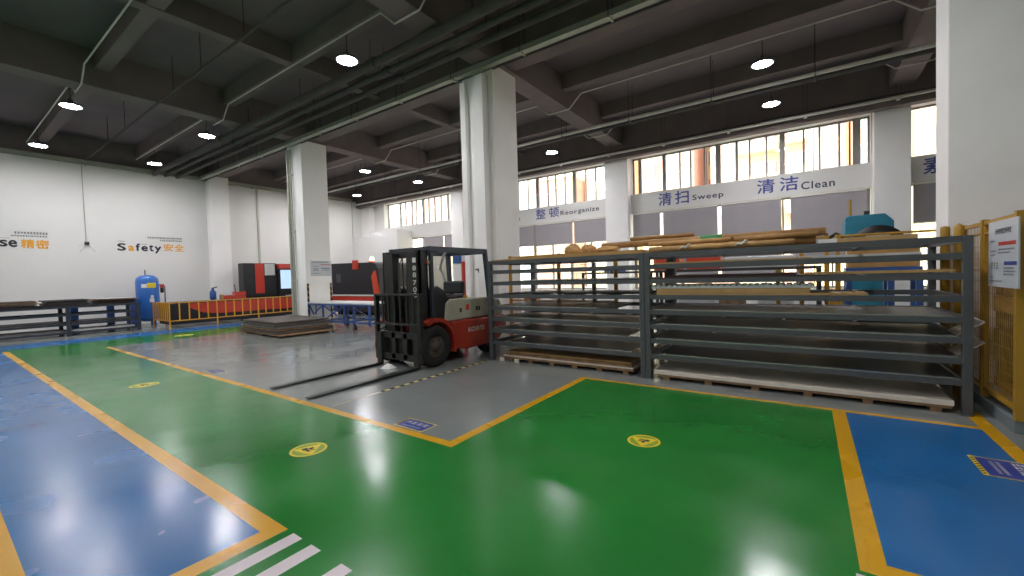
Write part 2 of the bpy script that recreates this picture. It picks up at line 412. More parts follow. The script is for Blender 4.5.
MB().cyl((XL+.3, 0, 0), (XR, 0, 0), .045, 12).build('pipe_run', M['pipew'], t)
MB().cyl((XL+.3, .12, .1), (XR, .12, .1), .05, 10).build('upper_pipe', M['pipek'], t)
for x in [-21+2.1*k for k in range(15)]:
    MB().box(x-.04, x+.04, -.06, .06, -.075, -.046).build('clamp', M['pipew'], t); rods(t, [(x-.05, 0, 0, 1.25), (x+.05, 0, 0, 1.25)], 'pipek')
t = thing('water_pipe', 'paired grey pipes crossing the right ceiling bay between both lamps', 'pipe', (0, 12.75, 6.28))
MB().cyl((XL+.3, 0, 0), (XR, 0, 0), .05, 12).build('pipe_run', M['pipew'], t)
MB().cyl((XL+.3, .22, -.03), (XR, .22, -.03), .06, 12).build('dark_pipe', M['pipek'], t)
for x in [-20.5+2.3*k for k in range(13)]:
    MB().bar((x, -.08, -.07), (x, .3, -.095), .03, .02).build('clamp', M['rod'], t); rods(t, [(x, -.07, -.07, 1.15), (x, .29, -.09, 1.15)])
for y, z, r, lab in ((6.1, 6.42, .1, 'thick black pipe with a coupling, first of the dark ceiling pipes'),
                     (6.48, 6.4, .07, 'slim black ceiling pipe between two other dark pipes'),
                     (6.9, 6.4, .07, 'slim black ceiling pipe nearest the pale cable tray')):
    t = thing('ceiling_pipe', lab, 'pipe', (0, y, z))
    MB().cyl((XL+.1, 0, 0), (XR, 0, 0), r, 16).build('pipe_run', M['pipek'], t)
    for x in (-16., -7.9, .2): MB().cyl((x-.09, 0, 0), (x+.09, 0, 0), r+.03, 16).build('coupling', M['pipek'], t)
    rods(t, [(x, 0, r, 7.0-z) for x in range(-20, 10, 3)])
t = thing('ceiling_pipe', 'thin dark pipe crossing the ceiling over the green lane lamps', 'pipe', (0, 4.0, 6.55))
MB().cyl((XL+.1, 0, 0), (XR, 0, 0), .03, 8).build('pipe_run', M['pipek'], t)
rods(t, [(x, 0, 0, .9) for x in (-19.5, -17.5, -13.2, -11.4, -9.2, -7.2, -3., -1.)])
# lamp conduits that dip below each beam
for y, lab in ((2.5, 'white lamp conduit over the left blue bay'), (5.5, 'white zigzag lamp conduit over the forklift aisle'),
               (11.4, 'white zigzag lamp conduit behind the middle column'), (14.3, 'white lamp conduit nearest the window wall')):
    pts = [(XL+.2, y, 6.86)]
    for xb in (-14.6, -6.1, 2.2): pts += [(xb-.75, y, 6.86), (xb-.35, y, 6.5), (xb+.35, y, 6.5), (xb+.75, y, 6.86)]
    pts.append((XR-.2, y, 6.86))
    o = MB()
    for p, q in zip(pts, pts[1:]): o.cyl(p, q, .018, 8)
    o.build('conduit', M['pipew']); tag(COL.objects[-1], lab, 'conduit')
# high-bay lamps
LZ = 6.28
lp = thing('highbay_lamp', 'x', 'lamp', (0, 0, LZ), 'round high-bay ceiling lamps')
MB().lathe([(.06, .13), (.09, .12), (.15, .07), (.235, .045), (.245, .01), (.235, 0), (.205, .004), (.205, .02)], 28).build('housing', M['rack'], lp)
MB().lathe([(.2, .012), (.2, .004), (.12, -.004), (.01, -.006)], 28).build('lens', M['lens'], lp)
MB().cyl((0, 0, .13), (0, 0, .555), .008, 6).build('hanger_rod', M['rod'], lp)
MB().lathe([(.02, .13), (.05, .13), (.05, .19), (.02, .2)], 12).build('driver', M['rack'], lp)
LAMPS = [(-8.0, 5.5, 'brightest lamp, over the left end of the dark pipes'),
 (-.8, 11.4, 'larger of the two lamps close together at upper right'),
 (-.8, 14.3, 'lamp just above the clerestory window, below a larger lamp'),
 (-8.0, 14.3, 'lamp just right of the middle column top'),
 (-15.5, 2.5, 'lamp near a bent conduit at upper left'),
 (-20.5, 2.5, 'lamp farthest left, close above the lettered wall'),
 (-15.5, 5.5, 'lamp left of the left column, nearer of two there'),
 (-20.5, 5.5, 'small lamp above the word Safety on the left wall'),
 (-15.6, 11.4, 'left lamp of the pair between both columns'),
 (-15.5, 14.3, 'right lamp of the pair between both columns'),
 (-20.4, 14.3, 'lowest smallest lamp, just right of the left column'),
 (-20.5, 11.4, 'lamp hidden behind the left white column'),
 (-8.0, 11.4, 'lamp hidden behind the middle white column'),
 (-8.0, 2.5, 'lamp over the green lane, above the picture edge'),
 (-.8, 5.5, 'lamp over the green bay, above the picture edge'),
 (-.8, 2.5, 'lamp almost overhead beside the zebra stripes'),
 (-15.5, -3., 'fill lamp added behind the viewer over the far blue bay'),  # from here on: unseen lamps added to brighten faces turned to the camera
 (-8.0, -3., 'fill lamp added behind the viewer over the left lane'),
 (-.8, -3., 'fill lamp added behind the viewer over the zebra stripes'),
 (-20.5, -3., 'fill lamp added behind the viewer near the lettered wall'),
 (-20.5, -5.9, 'fill lamp added in the rear row nearest the lettered wall'),  # rear row, also added as fill light
 (-15.5, -5.9, 'second added fill lamp of the rear row from the lettered wall'),
 (-8., -5.9, 'third added fill lamp of the rear row from the lettered wall'),
 (-.8, -5.9, 'fourth added fill lamp of the rear row from the lettered wall')]
for i, (x, y, lab) in enumerate(LAMPS):
    lab = 'round high-bay '+lab
    if i == 0: lp.location = (x, y, LZ); lp['label'] = lab
    else: dup(lp, (x, y, LZ), lab)

# ------------------------------------------------------------------ lettering on the walls
def wall_text(loc, label): return thing('wall_lettering', label, 'lettering', loc)
RL, UL, RN = (0,1,0), (0,0,1), (1,0,0)
t = wall_text((XL, 5.9, 3.1), 'dark and orange Safety lettering with Chinese characters on left wall')
def tl(txt, m, y0, z0, w, h, bold=.06): return lettering('letters', txt, M[m], (.003, y0-5.9, z0-3.1), RL, UL, w, h, bold, t)
tl('S', 'textk', 4.80, 3.075, .28, .315, .075); tl('a', 'texto', 5.14, 3.075, .2, .225, .075); tl('f', 'textk', 5.38, 3.08, .15, .32, .065)
tl('e', 'textk', 5.56, 3.075, .22, .23, .075); tl('t', 'textk', 5.82, 3.075, .15, .29, .065); tl('y', 'textk', 6.0, 2.99, .24, .31, .065)
tl('安', 'texto', 6.31, 3.10, .35, .33, .05); tl('全', 'texto', 6.70, 3.10, .35, .33, .05)
s_ = MB(); scribble(s_, (.003, 5.78-5.9, 3.63-3.1), RL, UL, 1.22, .07, 18, seed=3); scribble(s_, (.003, 6.2-5.9, 3.53-3.1), RL, UL, .8, .06, 13, seed=4)
scribble(s_, (.003, 4.82-5.9, 3.45-3.1), RL, UL, .24, .03, 7, seed=5); scribble(s_, (.003, 5.57-5.9, 3.36-3.1), RL, UL, .2, .025, 6, seed=6)
s_.build('small_print', M['textk'], t)
t = wall_text((XL, 2.3, 3.1), 'dark se and two orange Chinese characters on left wall')
for txt, m, y0, z0, w, h in (('s','textk',1.74,3.12,.2,.25),('e','textk',1.95,3.11,.21,.26),('精','texto',2.24,3.08,.33,.33),('密','texto',2.60,3.07,.33,.34)):
    lettering('letters', txt, M[m], (.003, y0-2.3, z0-3.1), RL, UL, w, h, .06, t)
s_ = MB(); scribble(s_, (.003, 2.1-2.3, 3.6-3.1), RL, UL, .82, .07, 11, seed=7); scribble(s_, (.003, 2.02-2.3, 3.5-3.1), RL, UL, .88, .05, 13, seed=8); scribble(s_, (.003, 1.74-2.3, 3.42-3.1), RL, UL, .25, .02, 6, seed=9)
s_.build('small_print', M['textk'], t)
def band(label, items):
    x0 = items[0][2]; t = wall_text((x0, YN, 4.2), label)
    for txt, m, x, z, w, h, b in items: lettering('letters', txt, M[m], (x-x0, -.003, z-4.2), RN, UL, w, h, b, t, 1.12 if len(txt) > 2 else 1.)
band('blue Chinese characters and Reorganize on window band beside middle column',
     [('整','textb',-10.32,4.18,.52,.46,.025),('顿','textb',-9.62,4.18,.52,.46,.025),('Reor','textg',-9.03,4.24,.82,.19,.02),('ganize','textg',-8.16,4.2,.98,.24,.02)])
band('letter p at the band end beside the middle column', [('p','textg',-11.36,4.14,.14,.24,.02)])
band('blue Chinese characters and Sweep on the window band', [('清','textb',-4.71,4.13,.5,.5,.03),('扫','textb',-4.09,4.13,.5,.5,.03),('Sweep','textg',-3.47,4.15,1.05,.26,.03)])
band('blue Chinese characters and Clean on the window band', [('清','textb',-1.38,4.15,.52,.48,.03),('洁','textb',-.72,4.15,.52,.48,.03),('Clean','textg',-.13,4.13,.88,.25,.03)])
band('blue Chinese character cut off by the right white column', [('素','textb',2.76,4.16,.5,.48,.03)])

# ------------------------------------------------------------------ roller blinds
bl = [(-17.8, -16.33, 3.0, 'left blind of the far window behind the forklift mast'), (-16.23, -15.38, 3.0, 'right blind of the far window behind the forklift guard'),
      (-12.4, -10.46, 2.95, 'blind below the band end beside the middle column'), (-10.36, -8.47, 2.93, 'blind under the Reorganize band, left one'), (-8.37, -6.82, 2.93, 'blind under the Reorganize band, right one'),
      (-5.72, -4.66, 3.0, 'short narrow blind beside the window column under Sweep'), (-4.54, -2.62, 1.35, 'blind under the word Sweep'), (-2.5, -.68, 1.35, 'blind between the words Sweep and Clean'),
      (-.42, 1.52, 1.9, 'blind under the word Clean behind the teal machine'), (2.55, 4.4, 2.78, 'blind beside the right column under the cut character')]
for x0, x1, zb, lab in bl:
    t = thing('roller_blind', 'grey roller '+lab, 'blind', (x0, YN-.02, zb), 'grey roller blinds')
    B(0, x1-x0, 0, .006, .02, 3.9-zb).build('fabric', M['blind'], t)
    MB().cyl((0, 0, 3.915-zb), (x1-x0, 0, 3.915-zb), .028, 10).build('roller', M['label'], t)
    B(0, x1-x0, -.01, .014, 0, .022).build('bottom_rail', M['label'], t)

# ------------------------------------------------------------------ sheet metal racks
LV = [.372, .60, .817, 1.03, 1.252, 1.487, 1.705, 1.88]
def make_rack(x0, x1, label, mids):
    y0, y1 = 6.25, 7.85; t = thing('sheet_rack', label, 'rack', (x0, y0, 0)); W = x1-x0; D = y1-y0
    for x in (0, W-.075):
        for y in (0, D-.08): B(x, x+.075, y, y+.08, .006, LV[-1]+.001).build('upright', M['rack'], t, .004)
        for y in (0, D-.08): B(x-.02 if x else x, x+.075 if x else x+.095, y-.02 if y == 0 else y, y+.1 if y else y+.08, 0, .006).build('foot_plate', M['rack'], t)
    for x in mids: B(x, x+.06, D-.07, D, 0, LV[-1]-.07).build('upright', M['rack'], t)
    for z in LV:
        m = MB()
        m.box(.075, W-.075, .01, .06, z-.066, z).box(.075, W-.075, D-.06, D-.01, z-.066, z)
        for x in (.01, W-.06): m.box(x, x+.05, .08, D-.08, z-.066, z)
        for k in (1, 2, 3): x = W*k/4; m.box(x-.02, x+.02, .06, D-.06, z-.05, z)
        m.build('shelf_frame', M['rack'], t)
    return t
RX0, RX1, RXM = -4.96, 1.405, -1.985
make_rack(RX0, RXM-.003, 'dark grey sheet rack beside the forklift, brown board on top', [1.45])
make_rack(RXM+.003, RX1, 'dark grey sheet rack beside the yellow fence, wrapped tubes on top', [])
def sheet(name, label, cat, m, x0, x1, y0, y1, z, th, rz=0., group=None, bevel=0.):
    cx, cy = (x0+x1)/2, (y0+y1)/2
    o = B(-(x1-x0)/2, (x1-x0)/2, -(y1-y0)/2, (y1-y0)/2, 0, th).build(name, M[m], None, bevel, (cx, cy, z+.001), rz)
    if name == 'steel_sheet' and m in ('steel', 'steeld', 'steelb') and z < 1.2: B(-(x1-x0)/2, (x1-x0)/2, -(y1-y0)/2-.003, -(y1-y0)/2-.0005, 0, th).build('edge_glint', M['chrome'], o)['label'] = 'front edge strip coloured bright for caught light'  # bright strip stands in for light caught along the sheet's front edge
    return tag(o, label, cat, group)
GS = 'metal sheets lying on the racks'
rl, rr = 'on the rack beside the forklift', 'on the rack by the yellow fence'
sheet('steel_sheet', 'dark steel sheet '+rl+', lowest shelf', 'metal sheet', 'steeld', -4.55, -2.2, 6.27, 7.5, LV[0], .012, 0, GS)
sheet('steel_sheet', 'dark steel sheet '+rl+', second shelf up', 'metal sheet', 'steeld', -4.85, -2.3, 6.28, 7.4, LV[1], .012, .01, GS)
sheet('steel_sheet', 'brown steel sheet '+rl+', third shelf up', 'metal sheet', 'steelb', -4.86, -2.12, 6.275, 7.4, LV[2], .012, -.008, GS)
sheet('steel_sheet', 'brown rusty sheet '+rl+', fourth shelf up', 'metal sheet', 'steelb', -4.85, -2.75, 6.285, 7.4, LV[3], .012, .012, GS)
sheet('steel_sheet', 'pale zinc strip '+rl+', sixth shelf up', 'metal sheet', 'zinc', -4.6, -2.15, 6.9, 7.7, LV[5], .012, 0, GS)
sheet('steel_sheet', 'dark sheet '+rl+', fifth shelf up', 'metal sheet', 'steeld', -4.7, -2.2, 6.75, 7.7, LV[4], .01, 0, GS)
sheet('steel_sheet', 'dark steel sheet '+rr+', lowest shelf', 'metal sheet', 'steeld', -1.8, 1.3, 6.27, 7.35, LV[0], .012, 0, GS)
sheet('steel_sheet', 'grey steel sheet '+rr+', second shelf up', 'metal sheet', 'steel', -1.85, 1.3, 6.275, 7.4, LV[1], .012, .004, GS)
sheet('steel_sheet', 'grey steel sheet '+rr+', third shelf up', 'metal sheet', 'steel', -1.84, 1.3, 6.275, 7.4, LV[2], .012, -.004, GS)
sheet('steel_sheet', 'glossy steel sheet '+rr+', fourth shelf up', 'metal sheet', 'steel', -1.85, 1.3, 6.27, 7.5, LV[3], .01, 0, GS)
sheet('timber_board', 'long tan board on fifth shelf under a thicker board', 'board', 'ply', -1.82, .58, 6.3, 6.75, LV[4], .028, 0, None, .003)
sheet('timber_board', 'thick tan board under the bright ribbed sheet', 'board', 'ply', -1.82, .04, 6.31, 6.8, LV[4]+.03, .062, 0, None, .003)
rib = MB().box(0, 1.98, .004, .55, 0, .03)
for k in range(26): rib.prism([(.012+k*.076, .0), (.016+k*.076, .05), (.062+k*.076, .05), (.066+k*.076, .0)], 0, .55, 'y')
tag(rib.build('ribbed_sheet', M['zinc'], None, 0, (-1.9, 6.3, LV[4]+.095)), 'bright ribbed metal sheet on the thick tan board', 'metal sheet')
sheet('steel_sheet', 'dark brown sheet '+rr+', sixth shelf up, lower of two', 'metal sheet', 'steelbr', -1.8, .2, 6.32, 7.5, LV[5], .012, .01, GS)
sheet('steel_sheet', 'dark brown sheet '+rr+', sixth shelf up, upper of two', 'metal sheet', 'steelbr', -1.7, -.1, 6.4, 7.4, LV[5]+.014, .03, -.012, GS)
sheet('timber_plank', 'pale timber plank on sixth shelf toward the yellow fence', 'plank', 'ply', -.02, 1.28, 6.29, 6.31+.12, LV[5]+.018, .03, 0)
sheet('plywood_sheet', 'thin tan plywood on seventh shelf below the wrapped tubes', 'plywood', 'ply', -1.85, .05, 6.29, 7.3, LV[6], .018, .004)
sheet('steel_angle', 'grey angle bar on seventh shelf, beside the thin plywood', 'metal bar', 'zinc', -.1, 1.2, 7.35, 7.42, LV[6], .05, .02)
# crates of boards on the floor under the racks
def skid(label, x0, x1, y0, y1, layers, loc_group=None):
    t = thing('board_stack', label, 'board stack', (x0, y0, 0)); W = x1-x0; D = y1-y0; z = 0
    for k in range(6):
        x = .12+(W-.3)*k/5; B(x, x+.09, 0.02, D-.02, 0, .05).build('skid_block', M['plyd'], t)
    z = .051
    for th, m, nm, ins in layers:
        B(ins, W-ins*.6, 0+ins*.4, D-ins*.3, z, z+th).build(nm, M[m], t, .003); z += th+.001
    return t
skid('low stack of weathered boards on the floor under rack beside forklift', -4.72, -2.2, 6.34, 7.6,
     [(.035, 'plyd', 'timber_slat', 0), (.022, 'plyl', 'board', .02), (.05, 'plyd', 'timber_slat', .06), (.02, 'ply', 'board', .1)])
skid('white topped board stack on the floor under rack by yellow fence', -1.86, 1.27, 6.26, 7.7,
     [(.03, 'plyd', 'timber_slat', .02), (.055, 'plyl', 'board', 0)])
for x, z, lab in ((-4.70, .09, 'left small white block before the low board stack'), (-4.36, .06, 'right small white block before the low board stack')):
    o = B(-.045, .045, -.02, .02, 0, .065).build('wooden_block', M['plyl'], None, .004, (x, 6.27+(.01 if z < .08 else .03), 0 if z < .08 else .0)); tag(o, lab, 'block')
# white sheet corners leaning out at the fence end
for y, z, lab in ((6.36, LV[2]+.002, 'upper sheet corner poking out at fence end of rack'), (6.36, LV[1]+.002, 'lower white sheet corner poking out at fence end of rack')):
    o = MB().add([(0,0,0),(.21,.02,.15),(.22,.4,.16),(0,.42,0),(0,0,.008),(.205,.02,.16),(.215,.4,.17),(0,.42,.008)], [(0,1,2,3),(7,6,5,4),(0,4,5,1),(1,5,6,2),(2,6,7,3),(3,7,4,0)]).build('sheet_offcut', M['plyl'], None, 0, (1.312, y, z)); tag(o, lab, 'metal sheet')
# things on top of the racks
zt = LV[-1]
o = MB().prism([(0,0),(2.9,0),(2.9,.05),(1.6,.06),(.05,.012)], 0, 1.3, 'y').build('cardboard_sheet', M['card'], None, 0, (-4.9, 6.27, zt+.002)); tag(o, 'brown cardboard sheet covering top of the rack beside the forklift', 'cardboard')
def crumple(label, x, y, z, sx, sy, sz, seed):
    bm = bmesh.new(); bmesh.ops.create_icosphere(bm, subdivisions=3, radius=1); rnd = random.Random(seed)
    off = [Vector((rnd.uniform(-1,1), rnd.uniform(-1,1), rnd.uniform(-1,1))).normalized() for _ in range(9)]
    for v in bm.verts:
        k = 1+.16*max(off, key=lambda o: o.dot(v.co)).dot(v.co)-.22*abs(sin(5*v.co.x+seed)*cos(4*v.co.y-seed))
        v.co = Vector((v.co.x*sx*k, v.co.y*sy*k, max(-.35, v.co.z*k)*sz+.35*sz))
    me = bpy.data.meshes.new('kraft_paper'); bm.to_mesh(me); bm.free(); me.materials.append(M['kraft'])
    o = bpy.data.objects.new('kraft_paper', me); COL.objects.link(o); o.location = (x, y, z); tag(o, label, 'wrapping paper')
crumple('rounded heap of kraft paper on the brown cardboard sheet', -3.27, 6.5, zt+.066, .13, .16, .12, 1)
crumple('pointed fold of kraft paper beside the rounded heap', -2.98, 6.5, zt+.066, .12, .14, .1, 2)
crumple('low crumpled kraft paper at the end of wrapped tubes', -2.6, 6.38, zt+.066, .2, .07, .06, 3)
rnd = random.Random(5)
tubes = [(-2.35, .75, 6.36, .045, 'lower front, lightest', 'kraft'), (-1.6, .1, 6.47, .05, 'lower second', 'kraftd'), (-1.8, .1, 6.59, .055, 'lower third', 'kraftd'), (-1.75, .1, 6.72, .05, 'lower back', 'kraft')]
for x0, x1, y, r, lab, m in tubes[1:]:
    o = MB().tube([(x0, 0, r+.002), ((x0+x1)/2, .01, r+.004), (x1, -.005, r+.002)], r, 12).build('card_tube', M[m], None, 0, (0, y, zt+.002)); tag(o, 'brown wrapped tube on the rack top, '+lab+' of the bundle', 'tube', 'wrapped tubes on the rack top')
o = MB().tube([(-1.93, 0, .042), (-.9, -.01, .046), (-.12, 0, .042)], .04, 12).build('card_tube', M['kraft'], None, 0, (0, 6.36, zt+.002)); tag(o, 'pale wrapped tube on the rack top, front of the bundle', 'tube', 'wrapped tubes on the rack top')
o = MB().tube([(-2.75, 0, 0), (-1.2, 0, 0), (.2, 0, 0)], .05, 12).build('card_tube', M['kraftd'], None, 0, (0, 6.53, zt+.16)); tag(o, 'long brown tube lying highest on the bundle with green tape', 'tube', 'wrapped tubes on the rack top')
o = MB().tube([(-1.7, 0, 0), (.15, 0, 0)], .04, 12).build('card_tube', M['kraftd'], None, 0, (0, 6.68, zt+.15)); tag(o, 'brown tube behind the highest tube of the bundle', 'tube', 'wrapped tubes on the rack top')
for x0, x1, y, z, r, m, lab in ((-1.95, -.85, 6.41, .127, .032, 'kraft', 'slim pale tube on the front of the bundle, end toward the forklift'), (-.8, .12, 6.41, .127, .032, 'kraftd', 'slim brown tube on the front of the bundle, end toward the teal machine'),
                              (-2.3, -1.35, 6.605, .245, .03, 'kraftd', 'thin brown tube at the raised end of the bundle')):
    o = MB().tube([(x0, 0, 0), ((x0+x1)/2, 0, .002), (x1, 0, 0)], r, 12).build('card_tube', M[m], None, 0, (0, y, zt+z)); tag(o, lab, 'tube', 'wrapped tubes on the rack top')
o = MB().lathe([(.0535, -.14), (.057, -.14), (.057, .14), (.0535, .14), (.0535, -.14)], 16, (0,0,0), 'x').build('tape_wrap', M['grn'], None, 0, (-1.1, 6.53, zt+.16)); tag(o, 'green tape wrapped around the highest brown tube', 'tape')
for x, lab in ((-1.42, 'left grey strap knot on the wrapped tubes'), (-.72, 'right grey strap knot on the wrapped tubes')):
    o = MB().tube([(-.06, 0, 0), (-.02, -.02, .03), (.02, 0, .015), (.07, -.02, .06), (.09, -.01, .05)], .014, 8).build('strap_knot', M['zinc'], None, 0, (x, 6.295, zt+.03)); tag(o, lab, 'strap')
for x0, x1, z, y, m, lab in ((.3, 1.0, .002, 6.32, 'ply', 'short tan timber batten on the rack top near the yellow rail'), (.12, .42, .002, 6.42, 'label', 'short pale timber block at the tube ends')):
    sheet('timber_batten', lab, 'timber', m, x0, x1, y, y+.07, zt+z, .05)

# ------------------------------------------------------------------ forklift  (x across, -y is forward)
def forklift():
    t = thing('forklift', 'orange red forklift with black mast and forks lowered to the floor', 'forklift', (-6.06, 5.0, 0))
    K = M['mast']
    for sx in (-.5, .5):   # forks
        f = MB().prism([(-2.0, .012), (-2.0, .02), (-.9, .045), (-.05, .055), (-.05, .62), (-.005, .62), (-.005, .012)], sx-.065, sx+.065, 'x')
        f.build('fork', K, t, .004)
    c = MB().box(-.55, .55, .0, .06, .12, .24).box(-.55, .55, .0, .06, .52, .64)
    for x in (-.55, -.2, .12, .47): c.box(x, x+.1, .0, .07, .14, .62)
    c.box(-.2, .22, .06, .075, .2, .55)
    c.build('carriage', K, t, .004)
    br = MB()
    for x in (-.62, .56): br.box(x, x+.06, -.04, .04, .12, 1.33)
    br.box(-.6, .6, -.03, .03, 1.29, 1.33).box(-.6, .6, -.03, .03, .76, .80)
    for k in range(1, 7): x = -.58+1.16*k/7; br.box(x-.018, x+.018, -.014, .014, .8, 1.29)
    br.build('load_backrest', K, t, .004)
    for sx in (-1, 1):
        ch = MB().box(sx*.5, sx*.36, .1, .14, .06, 2.1).box(sx*.5, sx*.46, .1, .3, .06, 2.1).box(sx*.5, sx*.36, .26, .3, .06, 2.1)
        ch.build('mast_channel', K, t, .004)
        ci = MB().box(sx*.44, sx*.2, .085, .11, .1, 2.06).box(sx*.24, sx*.2, .1, .24, .1, 2.06)
        ci.build('inner_mast_channel', K, t, .003)
        MB().cyl((sx*.3, .22, .15), (sx*.3, .22, 1.95), .035, 12).build('lift_cylinder', M['black'], t)
        MB().tube([(sx*.12, .16, .4), (sx*.13, .14, 1.2), (sx*.11, .16, 1.85), (sx*.06, .2, 1.98), (sx*.04, .2, 1.3), (sx*.05, .2, .5)], .012, 8).build('hydraulic_hose', M['black'], t)
    cb = MB()
    for z in (.35, 1.1, 1.98): cb.box(-.46, .46, .24, .3, z, z+.12)
    cb.build('mast_crossbar', K, t, .004)
    ch = MB()
    for k in range(26): ch.box(-.075, -.045, .12, .14, .6+k*.05, .6+k*.05+.04)
    ch.build('lift_chain', M['rim'], t)
    # letters down the near mast channel
    for k, (cc, z) in enumerate((('I',1.88),('8',1.74),('8',1.62),('7',1.48),('0',1.36),('8',1.26))):
        lettering('letters', cc, M['textw'], (.34, .084, z), RN, UL, .09, .085, .02, t, 1., .001)
    # chassis and fenders
    body = MB()
    body.box(-.42, .42, .3, 1.9, .28, .62)
    body.prism([(.32,.30),(.32,.86),(.72,.86),(.72,.30)], -.44, .44, 'x')
    body.build('chassis', M['truckred'], t, .02)
    for sx in (-1, 1):
        a = MB()
        arc = [(.31+.43*cos(th), .37+.43*sin(th)) for th in [pi*(1-k/12) for k in range(13)]]
        arc = [(.28+.05, .6)]+[(.33+.44*cos(th)*1.0, .40+.45*sin(th)) for th in [pi*.80-(pi*.80)*k/12 for k in range(13)]]
        outer = arc+[(.95, .22), (1.02, .22), (1.02, .86), (.25, .90), (.05, .78)]
        # fender as quads between inner arch and outer profile
        inn = [(.33+.43*cos(th), .38+.43*sin(th)) for th in [pi*.66-pi*.78*k/14 for k in range(15)]]
        out = [(.33+.50*cos(th), .38+.50*sin(th)) for th in [pi*.66-pi*.78*k/14 for k in range(15)]]
        x0, x1 = sx*.44, sx*.66
        vs = [(x0,u,v) for u,v in inn]+[(x1,u,v) for u,v in inn]+[(x0,u,v) for u,v in out]+[(x1,u,v) for u,v in out]
        n = 15; fs = []
        for i in range(n-1):
            fs += [(i,i+1,n+i+1,n+i), (2*n+i,3*n+i,3*n+i+1,2*n+i+1), (n+i,n+i+1,3*n+i+1,3*n+i), (i,2*n+i,2*n+i+1,i+1)]
        fs += [(0,n,3*n,2*n), (n-1,3*n-1,4*n-1,2*n-1)]
        MB().add(vs, fs).build('fender', M['truckred'], t)
    # counterweight, hood
    cw = MB()
    prof = [(.84,.24),(.80,.60),(.74,.72),(.70,.77),(2.42,.77),(2.5,.62),(2.46,.42),(2.2,.26),(1.75,.2),(1.2,.19)]
    cw.prism(prof, -.62, .62, 'x'); cw.build('counterweight', M['truckred'], t, .05)
    h = MB(); h.prism([(.62,.775),(.66,1.12),(.74,1.17),(1.9,1.17),(2.3,1.1),(2.4,.95),(2.42,.775)], -.58, .58, 'x'); h.build('engine_hood', M['cream'], t, .03)
    for y, m in ((1.02, 'black'), (1.5, 'black'), (1.58, 'black')): B(.581, .586, y, y+.05, .92, 1.0).build('vent', M[m], t)
    B(.581, .585, 1.2, 1.3, .95, 1.06).build('warning_label', M['orange'], t)
    MB().cyl((.35, 1.45, 1.17), (.35, 1.45, 1.22), .04, 12).build('filler_cap', M['yelp'], t)
    lettering('letters', 'BIZERTE', M['textw'], (.622, 1.2, .52), RL, UL, .5, .085, .02, t, 1.05, .002)
    # wheels
    def wheel(x0, x1, y, r, nm='wheel'):
        w = (x1-x0); s = 1 if x1 > x0 else -1
        o = MB().lathe([(r*.5, 0), (r*.93, s*.005), (r, s*abs(w)*.15), (r, s*abs(w)*.85), (r*.94, w), (r*.58, w), (r*.55, w-s*.03), (r*.3, w-s*.05)], 32, (x0, y, r), 'x').build(nm, M['tyre'], t)
        hb = MB().lathe([(r*.54, w-s*.05), (r*.54, w-s*.02), (r*.47, w-s*.035), (r*.2, w-s*.03), (r*.18, w+s*.0), (.01, w+s*.002)], 24, (x0, y, r), 'x')
        hb.build('rim', M['rim'], o)
        for k in range(6):
            a = k*pi/3; MB().cyl((x0+w-s*.035, y+r*.36*cos(a), r+r*.36*sin(a)), (x0+w-s*.012, y+r*.36*cos(a), r+r*.36*sin(a)), .018, 8).build('wheel_nut', M['rim'], o)
    wheel(.42, .65, .32, .37); wheel(-.42, -.65, .32, .37); wheel(.38, .56, 1.95, .27); wheel(-.38, -.56, 1.95, .27)
    # overhead guard
    g = MB()
    zt_ = 2.12
    for x in (-.52, .52):
        g.bar((x, .3, zt_), (x, 1.92, zt_-.0), .08, .1); g.bar((x*1.02, 1.9, zt_+.02), (x*1.08, 2.02, .8), .09, .07, (0,1,0))
        g.bar((x, .36, zt_), (x, .36, .9), .06, .07, (0,1,0)); g.bar((x, .34, zt_-.14), (x, .5, zt_-.02), .05, .05)
    for y in (.36, 1.92): g.bar((-.55, y, zt_), (.55, y, zt_), .09, .1)
    for x in (-.26, 0, .26): g.bar((x, .36, zt_), (x, 1.92, zt_), .03, .04)
    g.build('overhead_guard', M['rack2'], t, .006)
    MB().tube([(-.5+.03*sin(k*.5), 1.88-.05*k, 1.15+.85*sin(k/10*pi/2)) for k in range(7)]+[(-.44+.09*k, 1.55-.06*k, 1.15+.85*sin((7+k)/13*pi/2)+.02*k) for k in range(7)], .028, 8).build('air_hose', M['zinc'], t)
    # cowl, steering, seat
    MB().prism([(.36,.8),(.36,1.4),(.48,1.45),(.66,1.36),(.9,1.0),(.9,.8)], -.5, .55, 'x').build('cowl', M['black'], t, .02)
    sw = MB(); n = 28
    Tm = Matrix.Translation((-.12, .82, 1.38)) @ Matrix.Rotation(R(-32), 4, 'X')
    ring = MB(); ring.T = Tm; ring.tube([(.19*cos(2*pi*k/n), .19*sin(2*pi*k/n), 0) for k in range(n+1)], .014, 8)
    ring.bar((-.18,0,0), (.18,0,0), .03, .012); ring.bar((0,-.18,0), (0,.05,0), .03, .012)
    ring.build('steering_wheel', M['black'], t)
    MB().cyl((-.12, .82, 1.37), (-.12, .6, 1.1), .03, 10).build('steering_column', M['black'], t)
    for k in range(3): MB().tube([(.12+k*.08, .6, 1.2), (.12+k*.08, .68, 1.42)], .009, 6).build('control_lever', M['chrome'], t)
    B(-.3, .3, .98, 1.5, 1.175, 1.25).build('seat', M['vinyl'], t, .035)
    B(-.27, .27, 1.44, 1.56, 1.255, 1.52).build('seat_back', M['vinyl'], t, .04)
    for sx in (-1, 1):
        o = B(sx*.5-.05, sx*.5+.05, .3, .33, 1.83, 1.93).build('work_lamp', M['black'], t, .01); MB().cyl((sx*.5, .3, 1.88), (sx*.5, .292, 1.88), .04, 16).build('lamp_lens', M['label'], o)
    MB().box(.46, .54, .26, .28, 1.86, 1.9).build('turn_signal', M['orange'], t)
